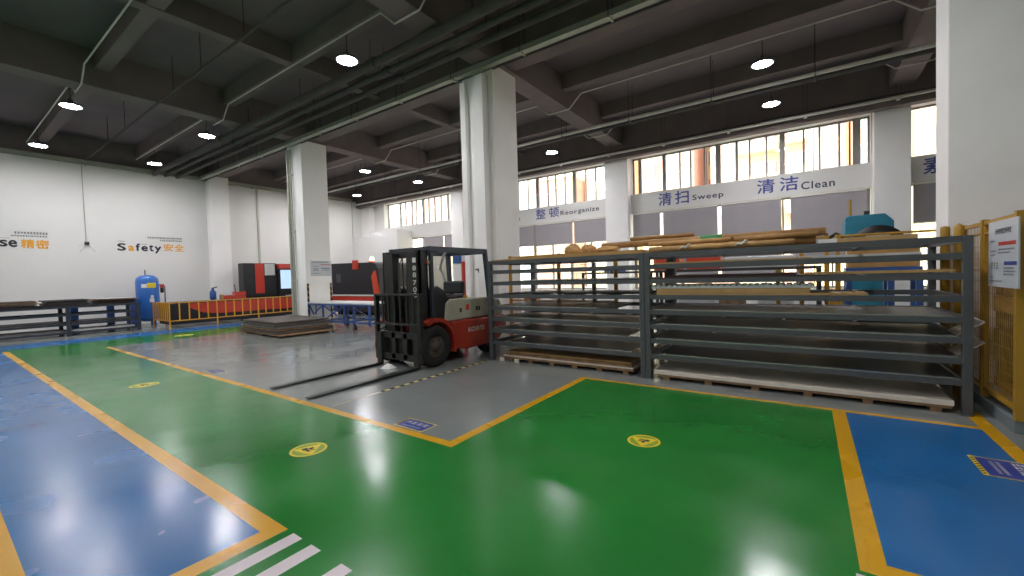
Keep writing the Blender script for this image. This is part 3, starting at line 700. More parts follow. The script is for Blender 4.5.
    B(-.62, -.50, .5, .52, 1.66, 1.82).build('mirror', M['chrome'], t, .004)
    return t
forklift()
o = MB().add([(0,0,.002),(.2,.05,.002),(.24,.2,.002),(.05,.22,.002),(.1,.1,.09),(.17,.14,.07),(.08,.17,.05)], [(0,1,4),(1,5,4),(1,2,5),(2,6,5),(2,3,6),(3,0,6),(0,4,6),(4,5,6),(3,2,1,0)]).build('rag', M['label'], None, 0, (-6.42+.15, 4.72, 0)); tag(o, 'crumpled white rag on the floor between the forks', 'rag')

# ------------------------------------------------------------------ right yellow fence, bollards, notice
t = thing('mesh_fence', 'yellow wire mesh fence standing on a grey kerb beside the right rack', 'fence', (1.6, 5.82, 0))
B(-.03, .25, 0, 1.75, 0, .12).build('kerb', M['kerb'], t, .01)
for y in (0, .93, 1.71): B(-.03, .03, y-.03, y+.03, .121, 2.06).build('post', M['yelp'], t)
for y0, y1 in ((.04, .89), (.97, 1.70)):
    fr = MB().box(-.02, .02, y0, y1, 2.0, 2.04).box(-.02, .02, y0, y1, 1.9, 1.92).box(-.02, .02, y0, y1, .2, .24).box(-.02, .02, y0, y0+.025, .2, 2.04).box(-.02, .02, y1-.025, y1, .2, 2.04)
    p = fr.build('panel_frame', M['yelp'], t)
    ms = MB(); n = int((y1-y0)/.05)
    for k in range(1, n): y = y0+(y1-y0)*k/n; ms.box(-.002, .002, y-.002, y+.002, .24, 2.0)
    for k in range(1, 13): z = .24+1.66*k/13; ms.box(.002, .006, y0, y1, z-.002, z+.002)
    ms.build('wire_mesh', M['yelp'], p)
t = thing('notice_board', 'white notice board hung on the yellow mesh fence', 'notice', (1.56, 6.04, 1.68))
LN, UN = (0,-1,0), (0,0,1)
B(-.012, 0, -.37, .38, -.33, .32).build('sign_panel', M['paper'], t)
def nt(name, m, items, sd):
    for k, (u, v, w, h, n) in enumerate(items): scribble(MB(), (-.0125, .38-u, .32-v), LN, UN, w, h, n, seed=sd+k).build(name, M[m], t)
nt('title_print', 'textg', [(.2,.13,.4,.05,9)], 20)
for nm, m, u, v, w, h in (('red_heading','red',.28,.21,.42,.035), ('navy_heading','stickb',.42,.4,.3,.035)):
    B(-.0135, -.0125, .38-u-w, .38-u, .32-v-h, .32-v).build(nm, M[m], t)
nt('small_print', 'textk', [(.06,.2,.12,.012,6),(.28,.29,.4,.014,18),(.28,.32,.3,.012,14),(.06,.3,.16,.012,8),(.06,.34,.14,.012,8),(.42,.47,.25,.012,12),(.42,.5,.28,.012,12),(.42,.53,.25,.012,12),(.1,.47,.03,.06,1),(.17,.47,.03,.06,1),(.24,.47,.03,.06,1),(.05,.56,.1,.012,6),(.05,.6,.16,.012,8),(.22,.6,.16,.012,8)], 40)
for k in range(9):
    z0 = .135+k*.2
    o = B(0, .55, 0, 1.6, 0, .196).build('cardboard_pack', M['plyd' if k < 5 else 'card'], None, .012, (1.88+.02*sin(k*2.1), 5.98+.03*cos(k*1.7), z0-.134 if k == 0 else z0-.134))
    tag(o, 'brown flat cardboard pack behind the yellow mesh, '+['lowest','second','third','fourth','fifth','sixth','seventh','eighth','topmost'][k]+' of the pile', 'cardboard', 'cardboard packs behind the mesh')
o = MB().lathe([(.048,0),(.048,2.02),(.045,2.07),(.005,2.085)], 20).build('bollard', M['yelp'], None, 0, (1.49, 7.79, 0)); tag(o, 'yellow round post behind the right end of the rack', 'post')
o = MB().lathe([(.05,0),(.05,1.98),(.042,2.03),(.005,2.065)], 20).build('bollard', M['yelp'], None, 0, (1.475, 7.1, 0)); tag(o, 'yellow round post between fence and right column', 'post')

# ------------------------------------------------------------------ behind the racks
def guard(label, x0, x1, y, h, n):
    t = thing('guard_rail', label, 'guard rail', (x0, y, 0)); W = x1-x0
    for k in range(n): x = W*k/(n-1); MB().cyl((x, 0, 0), (x, 0, h-.001), .04, 12).build('post', M['yelp'], t)
    MB().cyl((0, 0, h-.03), (W, 0, h-.03), .02, 10).build('rail', M['yelp'], t); MB().cyl((0, 0, h*.5), (W, 0, h*.5), .02, 10).build('rail', M['yelp'], t)
    return t
t = guard('yellow guard rail behind the rack next to the middle column', -5.66, -3.1, 8.0, 2.05, 3)
ms = MB()
for k in range(44): ms.box(.06+k*.055, .064+k*.055, -.002, .002, .9, 1.95)
ms.build('mesh_panel', M['label'], t)
t = guard('yellow guard rail in front of the teal machine', .44, 2.3, 9.1, 2.14, 2)
t = guard('yellow safety rail with three posts left of the teal machine', -.45, .3, 9.5, 2.16, 3)
# teal machine with a coil wheel
t = thing('roll_forming_machine', 'teal machine with chamfered head and large dark wheel behind the rack', 'machine', (1.2, 13, 0))
MB().prism([(-.43,2.1),(-.43,2.74),(-.38,2.8),(.3,2.8),(.46,2.62),(.46,2.1)], 0, 1.1, 'y').build('head', M['teal'], t, .02)
B(-.35, .4, .25, 1.0, 0, 2.1).build('column_body', M['teal'], t, .02)
w = MB().lathe([(.36,-.1),(.52,-.1),(.52,.1),(.36,.1),(.36,-.1)], 36, (0,0,0), 'x'); 
o = w.build('coil_wheel', M['black'], t, 0, (.15, -.12, 2.0), R(90)); 
MB().cyl((.15,-.2,2.0), (.15,.1,2.0), .35, 32).build('coil_face', M['zinc'], t)
MB().cyl((.15,.1,2.0), (.15,.3,2.0), .08, 12).build('axle', M['black'], t)
MB().cyl((-.3,.5,2.8), (-.3,.5,3.25), .03, 8).build('mast_tube', M['yelp'], t); MB().cyl((.02,.5,2.8), (.02,.5,2.93), .06, 10).build('cap', M['black'], t)
MB().tube([(-.43,.3,2.3),(-.6,.2,2.4),(-.75,.2,2.3),(-.8,.2,2.42)], .05, 8).build('hose', M['black'], t)
# blue stand with wooden panel
t = thing('blue_stand', 'blue steel stand holding a wide tan panel behind the rack', 'stand', (1.16, 10.2, 0))
for x in (-.5, .1, .48): B(x-.045, x+.045, 0, .09, 0, 1.42).build('leg', M['mblue'], t); B(x-.045, x+.045, .5, .59, 0, 1.42).build('leg', M['mblue'], t)
B(-.55, .52, 0, .6, 1.42, 1.56).build('top_beam', M['mblue'], t, .01)
B(-.52, .5, .1, .5, 1.561, 1.9).build('panel', M['card'], t, .006)
o = B(-.3, .3, -.3, .3, 0, .62).build('machine_crate', M['mblue'], None, .02, (-3.6+.0, 10.0, 0))
bm_ = [('blue_bin', 'blue plastic bin on a stand seen through the top of the racks', 'bin', 'mblue', -4.15, 10.4, .45, .4, 1.6, 1.62),
       ('red_box', 'orange red carton seen between top shelves of right rack, left one', 'box', 'orange', -2.3, 8.6, .5, .4, 1.6, 1.72),
       ('red_box', 'orange red carton seen between top shelves of right rack, right one', 'box', 'orange', -1.62, 8.6, .6, .4, 1.6, 1.72),
       ('zinc_box', 'pale grey duct lying beside the orange red cartons', 'duct', 'zinc', -.7, 8.6, 1.1, .4, 1.6, 1.7)]
COL.objects.unlink(o); bpy.data.objects.remove(o)
# a workbench row behind the racks that carries them
def bench(label, x0, x1, y, d, h):
    t = thing('workbench', label, 'workbench', (x0, y, 0)); W = x1-x0
    B(0, W, 0, d, h-.05, h).build('bench_top', M['steeld'], t, .004)
    for x in (0, W-.06):
        for yy in (0, d-.06): B(x, x+.06, yy, yy+.06, 0, h-.05).build('leg', M['rack2'], t)
    B(.06, W-.06, .02, d-.02, .3, .33).build('lower_shelf', M['steeld'], t)
    return t
bench('dark workbench behind the rack by the yellow fence', -2.6, .2, 8.5, .8, 1.62)
bench('dark workbench behind the rack beside the forklift, far side', -4.9, -2.9, 10.2, .8, 1.62)
for nm, lab, cat, m, x, y, w, d, z0, z1 in bm_:
    zb = 1.622
    o = B(-w/2, w/2, -d/2, d/2, 0, z1-zb+ .12).build(nm, M[m], None, .012, (x+w*.0, y+.25, zb)); tag(o, lab, cat)
for x, y, w, d, h, m, lab in ((-2.2, 11.2, .8, .7, 1.15, 'paper', 'white machine cabinet behind the racks'), (-.6, 11.6, .7, .7, 1.2, 'zinc', 'light grey machine cabinet behind the right rack'), (-1.4, 10.8, .5, .5, .95, 'plyd', 'brown crate behind the right rack'), (-5.1, 9.6, .5, .5, 1.1, 'paper', 'small white cabinet behind the left rack'),
                              (.55, 11.8, .4, .4, 1.1, 'yelp', 'yellow crate behind the right rack')):
    t = thing('machine_cabinet', lab, 'cabinet', (x, y, 0)); B(-w/2, w/2, -d/2, d/2, .08, h).build('body', M[m], t, .02); B(-w/2+.04, w/2-.04, -d/2+.04, d/2-.04, 0, .08).build('plinth', M['black'], t); B(-w/2+.06, w/2-.06, -d/2-.012, -d/2-.001, .16, h-.08).build('door', M[m], t, .004)
o = MB().lathe([(.2,0),(.21,.02),(.2,.4),(.215,.42),(.2,.44),(.2,.8),(.215,.82),(.2,.84),(.2,1.18),(.21,1.2),(.19,1.21),(.01,1.205)], 24).build('drum', M['truckred'], None, 0, (-5.55, 8.75, 0)); tag(o, 'rusty orange drum behind the end of the rack beside forklift', 'drum')
# cabinet with dial left of the middle column
t = thing('control_cabinet', 'white and blue cabinet with round dial left of the middle column', 'cabinet', (-7.3, 8.2, 0))
B(-.32, .3, 0, .4, 0, 1.95).build('body', M['label'], t, .015); B(-.34, -.06, -.02, .4, 1.96, 2.3).build('blue_box', M['mblue'], t, .01); B(-.05, .3, 0, .4, 1.96, 2.2).build('top_box', M['paper'], t, .01)
MB().cyl((.12, -.001, 1.7), (.12, -.03, 1.7), .12, 24).build('dial', M['steel'], t)
o = MB().cyl((0,0,0), (0,0,1.98), .055, 14).build('red_pipe', M['red'], None, 0, (-6.93, 8.0-.2, 0)); tag(o, 'dark red standing pipe beside the white and blue cabinet', 'pipe')
t = thing('wall_hook', 'small green and black hook on the middle column', 'hook', (-6.5, 7.9, 1.75))
MB().tube([(-.12,0,.02),(-.03,-.03,.03),(.02,-.05,-.06),(.08,-.03,-.02),(.05,-.02,.05),(.16,-.02,.03)], .014, 8).build('hook_wire', M['black'], t); B(-.04,.04,0,.019,-.05,.05).build('back_plate', M['grn'], t)

t = thing('locker', 'tall beige locker in front of the far window behind the forklift', 'locker', (-17.2, 16.0, 0))
B(-1.1, 1.7, 0, .5, .06, 2.85).build('body', M['beige'], t, .01); B(-1.06, 1.66, .03, .47, 0, .06).build('plinth', M['black'], t)
for k in range(4): B(-1.06+k*.69, -.43+k*.69, -.012, -.001, .12, 2.8).build('door', M['beige'], t, .003)
# ------------------------------------------------------------------ left column dressing
t = thing('notice_sheet', 'white printed notice fixed on the left white column', 'notice', (-14.4, 8.49, 2.07))
B(.001, .008, -.4, .4, -.29, .26).build('sign_panel', M['paper'], t)
mb = MB(); scribble(mb, (.009, -.33, .19), RL, UL, .6, .035, 16, seed=60); scribble(mb, (.009, -.3, -.1), RL, UL, .2, .09, 3, .5, 61); scribble(mb, (.009, -.34, -.2), RL, UL, .25, .02, 10, seed=62); scribble(mb, (.009, .02, -.1), RL, UL, .34, .02, 14, seed=63); scribble(mb, (.009, -.33, .05), RL, UL, .25, .02, 10, seed=64)
mb.build('small_print', M['textg'], t)
for y0, y1, z, m in ((-.02, .34, .11, 'red'), (0, .34, -.03, 'textg')): B(.008, .009, y0, y1, z, z+.025).build('heading', M[m], t)
for y, lab in ((7.93, 'black and yellow corner guard on near edge of left column'), (8.80, 'black and yellow corner guard on far edge of left column')):
    o = MB().box(.001, .014, 0, .09, .0, 1.5).box(-.09, .014, -.014 if y < 8 else .09, -.001 if y < 8 else .10, 0, 1.5) if False else MB().box(.001, .014, 0, .07, 0, 1.5)
    o = o.build('corner_guard', M['hazv'], None, 0, (-14.4, y, .02)); tag(o, lab, 'corner guard')
for x, r, lab in ((-15.2, .05, 'thicker grey riser conduit on the left column'), (-15.02, .03, 'thinner grey riser conduit on the left column')):
    t = thing('riser_conduit', lab, 'conduit', (x, 7.85, 0)); MB().cyl((0,0,0), (0,0,6.3), r, 12).build('pipe_run', M['pipe'], t)
    for z in (1.6, 3.4, 5.4): B(-r-.02, r+.02, -.01, .069, z, z+.04).build('clamp', M['zinc'], t)

# ------------------------------------------------------------------ plates, cart
names = ['lowest, longest', 'second lowest', 'third from the floor', 'fourth from the floor', 'fifth from the floor', 'topmost']
specs = [(3.15,1.7,.03,'plyd',-.02,.0), (2.75,1.7,.06,'steelo',-.2,.06), (2.7,1.65,.035,'plyd',-.16,.1), (2.65,1.65,.05,'steel',-.12,.12), (2.6,1.65,.05,'steelo',-.18,.12), (2.5,1.6,.05,'steelo',-.15,.14)]
z = .05
sk = None
for k, (L_, W_, th, m, dx, dy) in enumerate(specs):
    cx, cy = -13.72+dx*.5, 6.83
    if k == 0:
        t = thing('steel_plate', 'rusty plate in the floor pile by the left column, lowest', 'metal plate', (cx, cy, 0), 'plates piled on the floor', R(-3.5))
        B(-L_/2, L_/2, -W_/2, W_/2, .05, .08).build('plate', M[m], t)
        for x in (-1.2, 0, 1.2): B(x-.05, x+.05, -W_/2+.1, W_/2-.1, 0, .049).build('bearer', M['plyd'], t)
        z = .081; continue
    o = B(-L_/2, L_/2, -W_/2, W_/2, 0, th).build('steel_plate', M[m], None, .004, (cx, cy-.03*k*0, z+.019), R(-3.5+[0,1.2,-.8,.6,-1,.4][k])); z += th+.021
    B(-L_/2+.2, -L_/2+.3, -W_/2+.08, W_/2-.08, -.018, -.001).build('spacer', M['plyd'], o); B(L_/2-.3, L_/2-.2, -W_/2+.08, W_/2-.08, -.018, -.001).build('spacer', M['plyd'], o)
    tag(o, 'rusty plate in the floor pile by the left column, '+names[k], 'metal plate', 'plates piled on the floor')
t = thing('sheet_cart', 'blue frame sheet cart on casters right of the left column', 'cart', (-12.6, 8.4, 0))
cl, cw_ = 1.72, .5
B(-cl, cl, -cw_, cw_, .83, .87).build('table_top', M['zinc'], t, .004)
fr = MB()
for y in (-cw_+.03, cw_-.03):
    fr.bar((-cl, y, .8), (cl, y, .8), .05); fr.bar((-.85, y, .25), (cl, y, .25), .05)
    for x in (-.85, .4, .9, cl-.05): fr.bar((x, y, .16), (x, y, .8), .05)
    for x in (-cl+.03, -1.28): fr.bar((x, y, .45), (x, y, .8), .03)
    for a, b in ((-cl+.05, -1.45), (-.85, -1.45), (-.85, .4)): fr.bar((a, y, .78), (b, y, .45 if b < -.9 else .27), .03)
    fr.bar((.4, y, .78), (-.85, y, .27), .03)
for x in (-.85, .4, cl-.05): fr.bar((x, -cw_+.03, .25), (x, cw_-.03, .25), .05)
fr.build('frame', M['rackblue'], t)
for x, y in ((-.85, -.45), (-.85, .45), (.9, -.45), (.9, .45)):
    o = MB().box(x-.03, x+.03, y-.035, y+.035, .14, .17).box(x-.03, x+.03, y-.04, y-.03, .06, .15).box(x-.03, x+.03, y+.03, y+.04, .06, .15).build('caster', M['rack2'], t)
    MB().cyl((x, y-.025, .075), (x, y+.025, .075), .075, 18).build('caster_wheel', M['tyre'], o)

# ------------------------------------------------------------------ left wall: rack, tank, laser bed
t = thing('low_rack', 'low dark steel rack full of offcuts against the left wall', 'rack', (-20.2, 2.0, 0))
for x in (0, -1.3):
    for y in (-2.7, -.9, .9, 2.7): B(x-.05, x+.05, y-.05, y+.05, 0, .998).build('upright', M['rack2'], t)
for z in (.14, .42, .74, 1.0):
    m = MB()
    for x in (0, -1.3):
        for a, b in ((-2.7, -.9), (-.9, .9), (.9, 2.7)): m.box(x-.03, x+.03, a+.051, b-.051, z-.07, z)
    for k in range(7): y = -2.5+5.*k/6; m.box(-1.27, -.03, y-.03, y+.03, z-.06, z-.01)
    m.build('shelf_frame', M['rack2'], t)
rnd = random.Random(11)
GO = 'offcut sheets on the low rack'
for c, yc in enumerate((.5, 1.72, 2.94, 4.16)):
    z = 1.0
    for k in range([5, 6, 5, 6][c]):
        L_ = rnd.uniform(1.0, 1.17); th = rnd.uniform(.015, .04)
        o = B(-.6, .6, -L_/2, L_/2, 0, th).build('offcut_sheet', M[rnd.choice(['steelb', 'steeld', 'zinc', 'plyd', 'steelbr', 'steeld'])], None, .003, (-20.85+rnd.uniform(-.08,.08), yc+rnd.uniform(-.03, .03), z+.002), rnd.uniform(-.045, .045)); z += th+.014
        tag(o, 'weathered offcut sheet heaped on top of the low rack by the left wall', 'metal sheet', GO)
        B(-.5, -.4, -L_*.4, L_*.4, -.0125, -.0005).build('spacer', M['plyd'], o) if k else None
for j, (y, z, m) in enumerate(((2.0, .145, 'steel'), (3.8, .145, 'zinc'), (2.0, .425, 'steeld'), (3.8, .425, 'steeld'))):
    o = B(-.5, .5, -.8, .8, 0, .05).build('offcut_sheet', M[m], None, 0, (-20.78, y, z)); tag(o, ['grey', 'pale', 'dark', 'dark'][j]+' sheet on '+('bottom' if z < .2 else 'second')+' shelf of the low rack, '+['end toward the picture edge', 'end toward the tank'][j % 2], 'metal sheet', 'sheets on the low rack shelves')
for y, lab in ((3.28, 'blue steel upright stand behind the low rack, middle one'), (4.25, 'slim blue stand behind the low rack'), (4.62+.3, 'blue steel upright stand beside the blue tank')):
    o = MB().box(-.07, .07, -.1, .1, 0, 1.12).box(-.12, .12, -.13, .13, 0, .02).build('steel_stand', M['rackblue'], None, 0, (-21.75, y, 0)); tag(o, lab, 'stand')
t = thing('air_tank', 'tall blue air tank beside the left wall', 'tank', (-21.9, 5.42, 0))
MB().lathe([(.02,.16),(.2,.18),(.33,.26),(.37,.36),(.37,1.78),(.34,1.92),(.22,2.02),(.02,2.05)], 32).build('vessel', M['tank'], t)
for k in range(3):
    a = k*2*pi/3+.5; MB().bar((.28*cos(a), .28*sin(a), 0), (.28*cos(a), .28*sin(a), .32), .06).build('leg', M['tank'], t)
MB().cyl((0,-.05,2.04), (0,-.05,2.25), .018, 8).build('relief_valve', M['black'], t)
def patch(mb, a0, a1, z0, z1, r=.373, n=8):
    vs = [(r*cos(a0+(a1-a0)*k/n), r*sin(a0+(a1-a0)*k/n), z) for z in (z0, z1) for k in range(n+1)]
    return mb.add(vs, [(k,k+1,n+2+k,n+1+k) for k in range(n)])
patch(MB(), -.25, .55, 1.52, 1.72).build('yellow_label', M['stick'], t); patch(MB(), -.75, -.28, 1.53, 1.68).build('white_label', M['label'], t)
patch(MB(), -.1, .3, .95, 1.1).build('data_plate', M['label'], t); patch(MB(), .0, .26, 1.12, 1.22).build('small_label', M['label'], t)
t = thing('valve_pipe', 'red valve and grey drop pipe beside the blue tank', 'pipe', (-21.9, 5.98, 0))
MB().tube([(0,0,0),(0,0,1.58),(0,-.04,1.63),(0,-.18,1.64)], .025, 8).build('drop_pipe', M['steel'], t)
MB().lathe([(.02,1.3),(.06,1.32),(.06,1.5),(.03,1.52)], 14, (0.03,-.1,0)).build('filter_bowl', M['black'], t); B(-.02,.1,-.16,-.04,1.52,1.66).build('regulator', M['red'], t, .01)
# laser bed
t = thing('laser_cutter_bed', 'long red and black laser cutting bed along the left wall', 'machine', (-20.2, 5.5, 0))
B(-.75, .7, .0, 6., .1, .9).build('bed', M['mach'], t, .02)
pn = MB().prism([(.55,.88),(.55,.72),(1.0,.5),(1.5,.42),(6.,.40),(6.,.88)], .702, .72, 'x'); pn.build('side_panel', M['red'], t)
B(-.7, .68, .1, 5.9, .9, .93).build('slat_bed', M['steelbr'], t)
# yellow railing round the bed
t = thing('bed_railing', 'amber tubular railing around the red and black cutting bed', 'railing', (-19.12, 5.32, 0))
YE_ = 5.2
for z in (.28, .95): MB().bar((0,0,z), (0,YE_,z), .035).build('rail', M['orp'], t); MB().bar((-1.8,0,z), (0,0,z), .035).build('rail', M['orp'], t)
y = 0; k = 0
while y <= YE_+.01:
    B(-.018, .018, y-.018, y+.018, 0 if k % 5 == 0 else .28, .965).build('post', M['orp'], t); y += .305; k += 1
for k in range(1, 9): B(-1.8*k/8-.018, -1.8*k/8+.018, -.018, .018, 0 if k == 8 else .28, .965).build('post', M['orp'], t)
# things on the bed
t = thing('spray_bottle', 'blue bottle with black nozzle on the cutting bed', 'bottle', (-20.75, 7.3, .932))
MB().lathe([(.02,0),(.1,.01),(.12,.06),(.12,.3),(.09,.38),(.04,.42)], 20).build('body', M['mblue'], t); MB().lathe([(.045,.42),(.045,.48),(.02,.5)], 12).build('cap', M['mblue'], t); MB().bar((0,-.03,.49), (.0,.16,.54), .04).build('nozzle', M['black'], t)
t = thing('toolbox', 'low red toolbox on the cutting bed beside the blue bottle', 'toolbox', (-20.85, 8.05, .932))
B(-.2,.2,-.35,.5,0,.16).build('body', M['red'], t, .01); B(-.2,.2,.1,.5,.165,.3).build('raised_tray', M['red'], t, .01); MB().tube([(0,.15,.3),(0,.14,.55),(0,.1,.62)], .02, 8).build('black_rod', M['black'], t); B(.0,.15,-.48,-.37,0,.2).build('brass_block', M['ply'], t)
# gantry cabinet with screen
t = thing('laser_cabinet', 'black and red machine cabinet with lit screen left of the left column', 'machine', (-21.6, 8.75, 0))
B(-.25, .3, .0, 1.5, .95, 2.53).build('housing', M['mach'], t, .02); B(.3, .315, .5, .9, 1.1, 2.52).build('red_stripe', M['red'], t)
B(.3, .312, .93, 1.4, 1.95, 2.5).build('data_sheet', M['zinc'], t)
B(-.3, .45, 1.51, 2.2, .95, 2.25).build('console', M['mach'], t, .01); B(-.3, .5, 1.51, 2.25, 2.26, 2.5).build('console_cap', M['red'], t, .02)
s = B(.45, .47, 1.55, 2.15, 1.25, 2.24).build('screen_bezel', M['black'], t); B(.47, .475, 1.58, 2.12, 1.28, 2.2).build('screen', M['screen'], s)
B(-.4, -.36, .1, 2.2, 0, 2.5).build('back_frame', M['mach'], t)
# second black and red enclosure
t = thing('laser_enclosure', 'black machine enclosure with red end and amber beacon right of left column', 'machine', (-15.2, 11.6, 0))
MB().prism([(-3.6,.15),(-3.6,2.42),(-.45,2.36),(-.22,2.28),(-.08,2.08),(.0,1.2),(.0,.15)], 0, 1.9, 'y').build('housing', M['mach'], t, .02)
MB().prism([(-.5,1.75),(-.32,1.98),(-.2,1.98),(.04,.95),(-.36,.95)], -.03, -.002, 'y').build('red_end_panel', M['orange'], t)
B(-3.6, -.25, -.04, -.002, .56, .86).build('red_skirt', M['red'], t); B(-3.6, -.2, -.08, -.002, .87, .93).build('white_ledge', M['label'], t); B(-3.6,-.25,-.04,-.002,.46,.54).build('lower_ledge', M['label'], t)
B(-1.8, -1.42, -.08, -.003, 2.08, 2.5).build('red_box', M['orange'], t, .01); B(-3.2,-2.85,-.008,-.002,1.5,1.9).build('inspection_window', M['rack'], t)
b_ = MB().cyl((-.85,.3,2.37), (-.85,.3,2.44), .13, 16).build('beacon_base', M['orange'], t); MB().lathe([(.1,2.44),(.1,2.55),(.06,2.62),(.01,2.63)], 16, (-.85,.3,0)).build('beacon_light', M['beacon'], t)
for x in (-3.4, -1.8, -.3): B(x-.1, x+.1, .2, 1.7, 0, .15).build('foot', M['black'], t)
# camera with antennas and conduit on the left wall
t = thing('security_camera', 'small dark camera with antennas below a thin wall conduit', 'camera', (XL, 3.93, 3.3))
B(.001, .09, -.05, .05, -.02, .07).build('body', M['black'], t, .01); B(.001, .012, -.07, .07, -.04, .09).build('wall_mount', M['black'], t); MB().cyl((.02, -.02, .07), (.02, -.03, 3.07), .012, 8).build('conduit', M['pipe'], t)
MB().tube([(.04,-.05,0),(.05,-.25,-.05)], .008, 6).build('antenna', M['zinc'], t); MB().tube([(.04,.05,-.02),(.05,.22,-.3)], .008, 6).build('antenna', M['zinc'], t); MB().tube([(.04,-.03,-.02),(.05,-.2,-.3)], .008, 6).build('antenna', M['zinc'], t)

# ------------------------------------------------------------------ floor stickers
def disc(mb, r0, r1, z, n=40):
    vs = [(r*cos(2*pi*k/n), r*sin(2*pi*k/n), z) for r in (r0, r1) for k in range(n)]
    return mb.add(vs, [(k,(k+1)%n,n+(k+1)%n,n+k) for k in range(n)]) if r0 else mb.add(vs[n:], [tuple(range(n))])
def poly(mb, pts, z): return mb.add([(x,y,z) for x,y in pts], [tuple(range(len(pts)))])
def warn(x, y, rz, label, r=.18):
    t = thing('floor_sticker', label, 'floor sticker', (x, y, .0006), 'round yellow warning stickers on the green floor', rz)
    disc(MB(), 0, r, .0006).build('disc', M['stickg'], t); disc(MB(), r*.86, r, .0012).build('rim', M['stick'], t)
    tri = [(r*.96*cos(a), r*.96*sin(a)) for a in (pi/2, pi/2+2*pi/3, pi/2+4*pi/3)]
    pts = []
    for i in range(3):
        a, b = Vector(tri[i]), Vector(tri[(i+1)%3]); pts += [tuple(a*.9+b*.1), tuple(a*.1+b*.9)]
    poly(MB(), pts, .0014).build('triangle', M['stick'], t)
    m = MB(); u = r/.18
    for q in ([(-.07,-.03),(-.02,-.05),(.0,.0),(-.05,.02)], [(-.01,-.04),(.05,-.05),(.06,-.02),(.0,-.01)], [(-.02,.0),(.03,.0),(.02,.05),(-.01,.06)], [(.03,-.0),(.07,.02),(.06,.035),(.02,.02)]): poly(m, [(a*u,b*u) for a,b in q], .002)
    m.build('pictogram', M['textk'], t)
warn(-3.89, 2.09, R(10), 'yellow warning disc on the green lane before the fork tips', .165)
warn(-1.27, 3.9, R(190), 'yellow warning disc on the green bay below the racks', .15)
warn(-8.78, 2.07, R(10), 'pale yellow warning disc farther along the green lane', .19)
warn(-16.2, 4.85, R(100), 'small far yellow disc on the green lane before the railing', .25)
def plate(x0, x1, y0, y1, label, lines, right, up, org):
    t = thing('floor_sticker', label, 'floor sticker', ((x0+x1)/2, (y0+y1)/2, .0006)); cx, cy = (x0+x1)/2, (y0+y1)/2; a, b = (x1-x0)/2, (y1-y0)/2
    poly(MB(), [(-a,-b),(a,-b),(a,b),(-a,b)], .0006).build('border', M['stick'], t)
    m = MB(); 
    for k in range(8):
        yy = -b+.02+(2*b-.04)*k/8; poly(m, [(-a+.004,yy),(-a+.03,yy+.02),(-a+.03,yy+.04),(-a+.004,yy+.02)], .0011)
    m.build('hazard_edge', M['black'], t)
    poly(MB(), [(-a+.035,-b+.014),(a-.014,-b+.014),(a-.014,b-.014),(-a+.035,b-.014)], .0011).build('field', M['stickb'], t)
    m = MB()
    for (ox, oy, w, h, n, sd) in lines: scribble(m, (ox, oy, -.0012), right, up, w, h, n, seed=sd)
    m.build('print', M['textw'], t)
    return t
plate(-3.74, -3.29, 2.96, 3.20, 'blue sign with yellow border on grey floor at the line corner', [(-.16,.0,.34,.06,4,70), (-.14,-.07,.28,.022,12,71)], (1,0,0), (0,1,0), 0)
plate(1.08, 1.42, 4.56, 4.97, 'blue sign with hazard edge on the right blue floor', [(.06,.16,.32,.07,5,72), (-.03,.13,.26,.02,12,73), (-.07,.13,.26,.02,12,74)], (0,-1,0), (1,0,0), 0)
plate(-9.06, -8.72, 3.0, 3.24, 'small far blue sign on the grey floor beside the line', [(-.1,-.02,.2,.05,4,75)], (1,0,0), (0,1,0), 0)

# ------------------------------------------------------------------ outside
struct(B(-140, 110, YN+.6, 160, -.4, -.1).build('ground', M['ground']))
def building(label, x0, x1, y, h, m, wm, cols, trim=None, balc=False):
    t = thing('street_building', label, 'building', ((x0+x1)/2, y, -.1), 'buildings outside the windows'); W = x1-x0
    B(-W/2, W/2, 0, 8, 0, h).build('walls', M[m], t)
    B(-W/2, W/2, -.15, 8.15, h, h+.5).build('roof_parapet', M[trim or m], t)
    proto = None
    for i in range(cols):
        for z in [1+3*k for k in range(2, min(int(h/3), 8))]:
            x = -W/2+W*(i+.5)/cols; ww = min(.75, W/cols*.3)
            if proto is None:
                proto = MB().box(-ww-.08, ww+.08, -.06, .02, -.08, 1.58).build('window', M[trim or 'paleb'], t); pane = B(-ww, ww, -.09, -.061, 0, 1.5).build('pane', M[wm], proto)
                proto.location = (x, 0, z)
            else:
                c = proto.copy(); COL.objects.link(c); c.parent = t; c.location = (x, 0, z); d = pane.copy(); COL.objects.link(d); d.parent = c
    if balc:
        for z in [.4+3*k for k in range(2, min(int(h/3), 8))]: B(-W/2+.2, W/2-.2, -1.2, -.02, z, z+.9).build('balcony', M[trim or m], t)
building('pale tower seen through the far left windows', -58, -47, 46, 26, 'paleb', 'bwin', 4)
building('brick block seen through the far left windows', -46.5, -40, 44, 22, 'brick', 'bwin', 3, 'paleb')
building('low red brick block seen through the Reorganize windows', -28.5, -22.6, 45, 13.2, 'brick', 'bwin', 3, 'paleb')
building('cream block seen through the Reorganize windows', -22.3, -17.2, 48, 30, 'creamb', 'bwin', 3)
building('pale many windowed tower behind the low brick block', -40, -29, 70, 34, 'paleb', 'bwin', 6)
building('cream tower with many windows left in the Sweep windows', -16.6, -12.4, 52, 34, 'creamb', 'bwin', 4)
building('red brick block above the Sweep lettering', -12.2, -8.9, 44, 24, 'brick', 'bwin', 3, 'creamb')
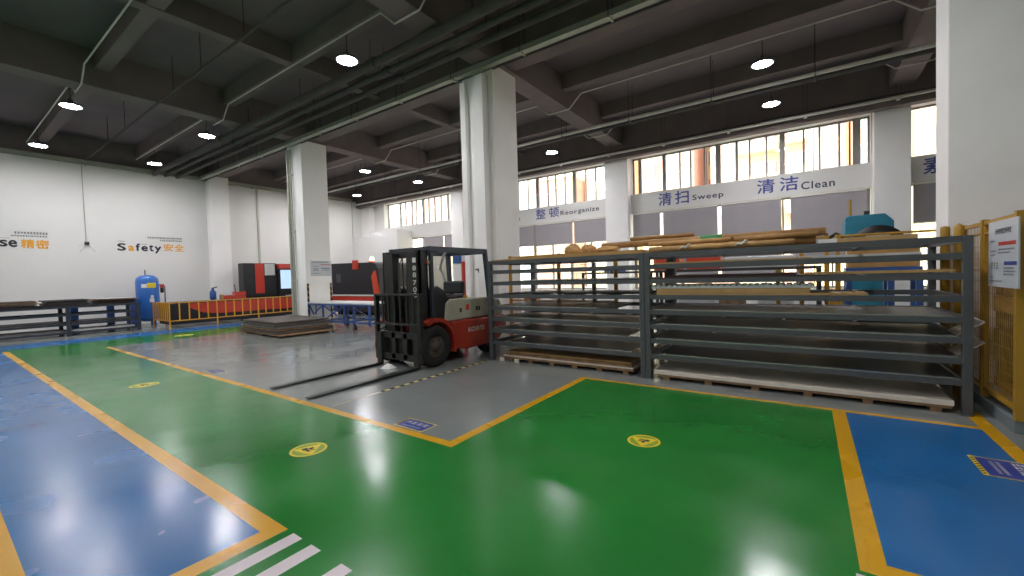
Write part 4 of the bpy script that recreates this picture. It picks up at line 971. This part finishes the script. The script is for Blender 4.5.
building('narrow red brick block with white windows between cream blocks', -7.6, -5.5, 45, 28, 'brick', 'label', 2, 'paleb')
building('cream block above the Clean lettering', -5.3, -1.8, 46, 28, 'creamb', 'bwin', 2, None, True)
building('narrow brick block with cream balconies', -1.6, .4, 44, 28, 'brick', 'bwin', 1, 'creamb', True)
building('yellow block beside the window column above Clean', .6, 3.0, 46, 28, 'yellowb', 'bwin', 2)
building('brick block hidden partly by the window column', 3.1, 6.0, 45, 24, 'brick', 'bwin', 2, 'paleb')
building('yellow block seen beside the right white column', 6.4, 14, 42, 30, 'yellowb', 'bwin', 3)
building('pale yellow block filling the gap above Sweep', -8.8, -7.7, 50, 26, 'yellowb', 'bwin', 1)

# ------------------------------------------------------------------ light
w = bpy.data.worlds.new('sky'); S.world = w; w.use_nodes = True
bg = w.node_tree.nodes['Background']; bg.inputs['Color'].default_value = (.93, .96, 1, 1); bg.inputs['Strength'].default_value = 2.6
sd = bpy.data.lights.new('sun', 'SUN'); sd.energy = 3.8; sd.angle = R(4); sd.color = (1, .95, .86)
so = bpy.data.objects.new('sun', sd); COL.objects.link(so); so.rotation_euler = (R(50), 0, R(18))

# ------------------------------------------------------------------ camera
y_, p_, r_ = R(35.113), R(-1.704), R(-1.646)
f = Vector((-sin(y_)*cos(p_), cos(y_)*cos(p_), sin(p_))); rt = Vector((cos(y_), sin(y_), 0)); up = rt.cross(f)
rt, up = rt*cos(r_)+up*sin(r_), up*cos(r_)-rt*sin(r_)
cam = bpy.data.cameras.new('camera'); cam.sensor_width = 36; cam.sensor_fit = 'HORIZONTAL'; cam.lens = 36*419.35/1024; cam.clip_start = .05; cam.clip_end = 400
co = bpy.data.objects.new('camera', cam); COL.objects.link(co)
co.matrix_world = Matrix(((rt.x, up.x, -f.x, 0), (rt.y, up.y, -f.y, 0), (rt.z, up.z, -f.z, 1.6), (0, 0, 0, 1)))
S.camera = co
S.view_settings.view_transform = 'Standard'; S.view_settings.look = 'None'; S.view_settings.gamma = 1; S.view_settings.use_curve_mapping = False
S.view_settings.exposure = 1.3
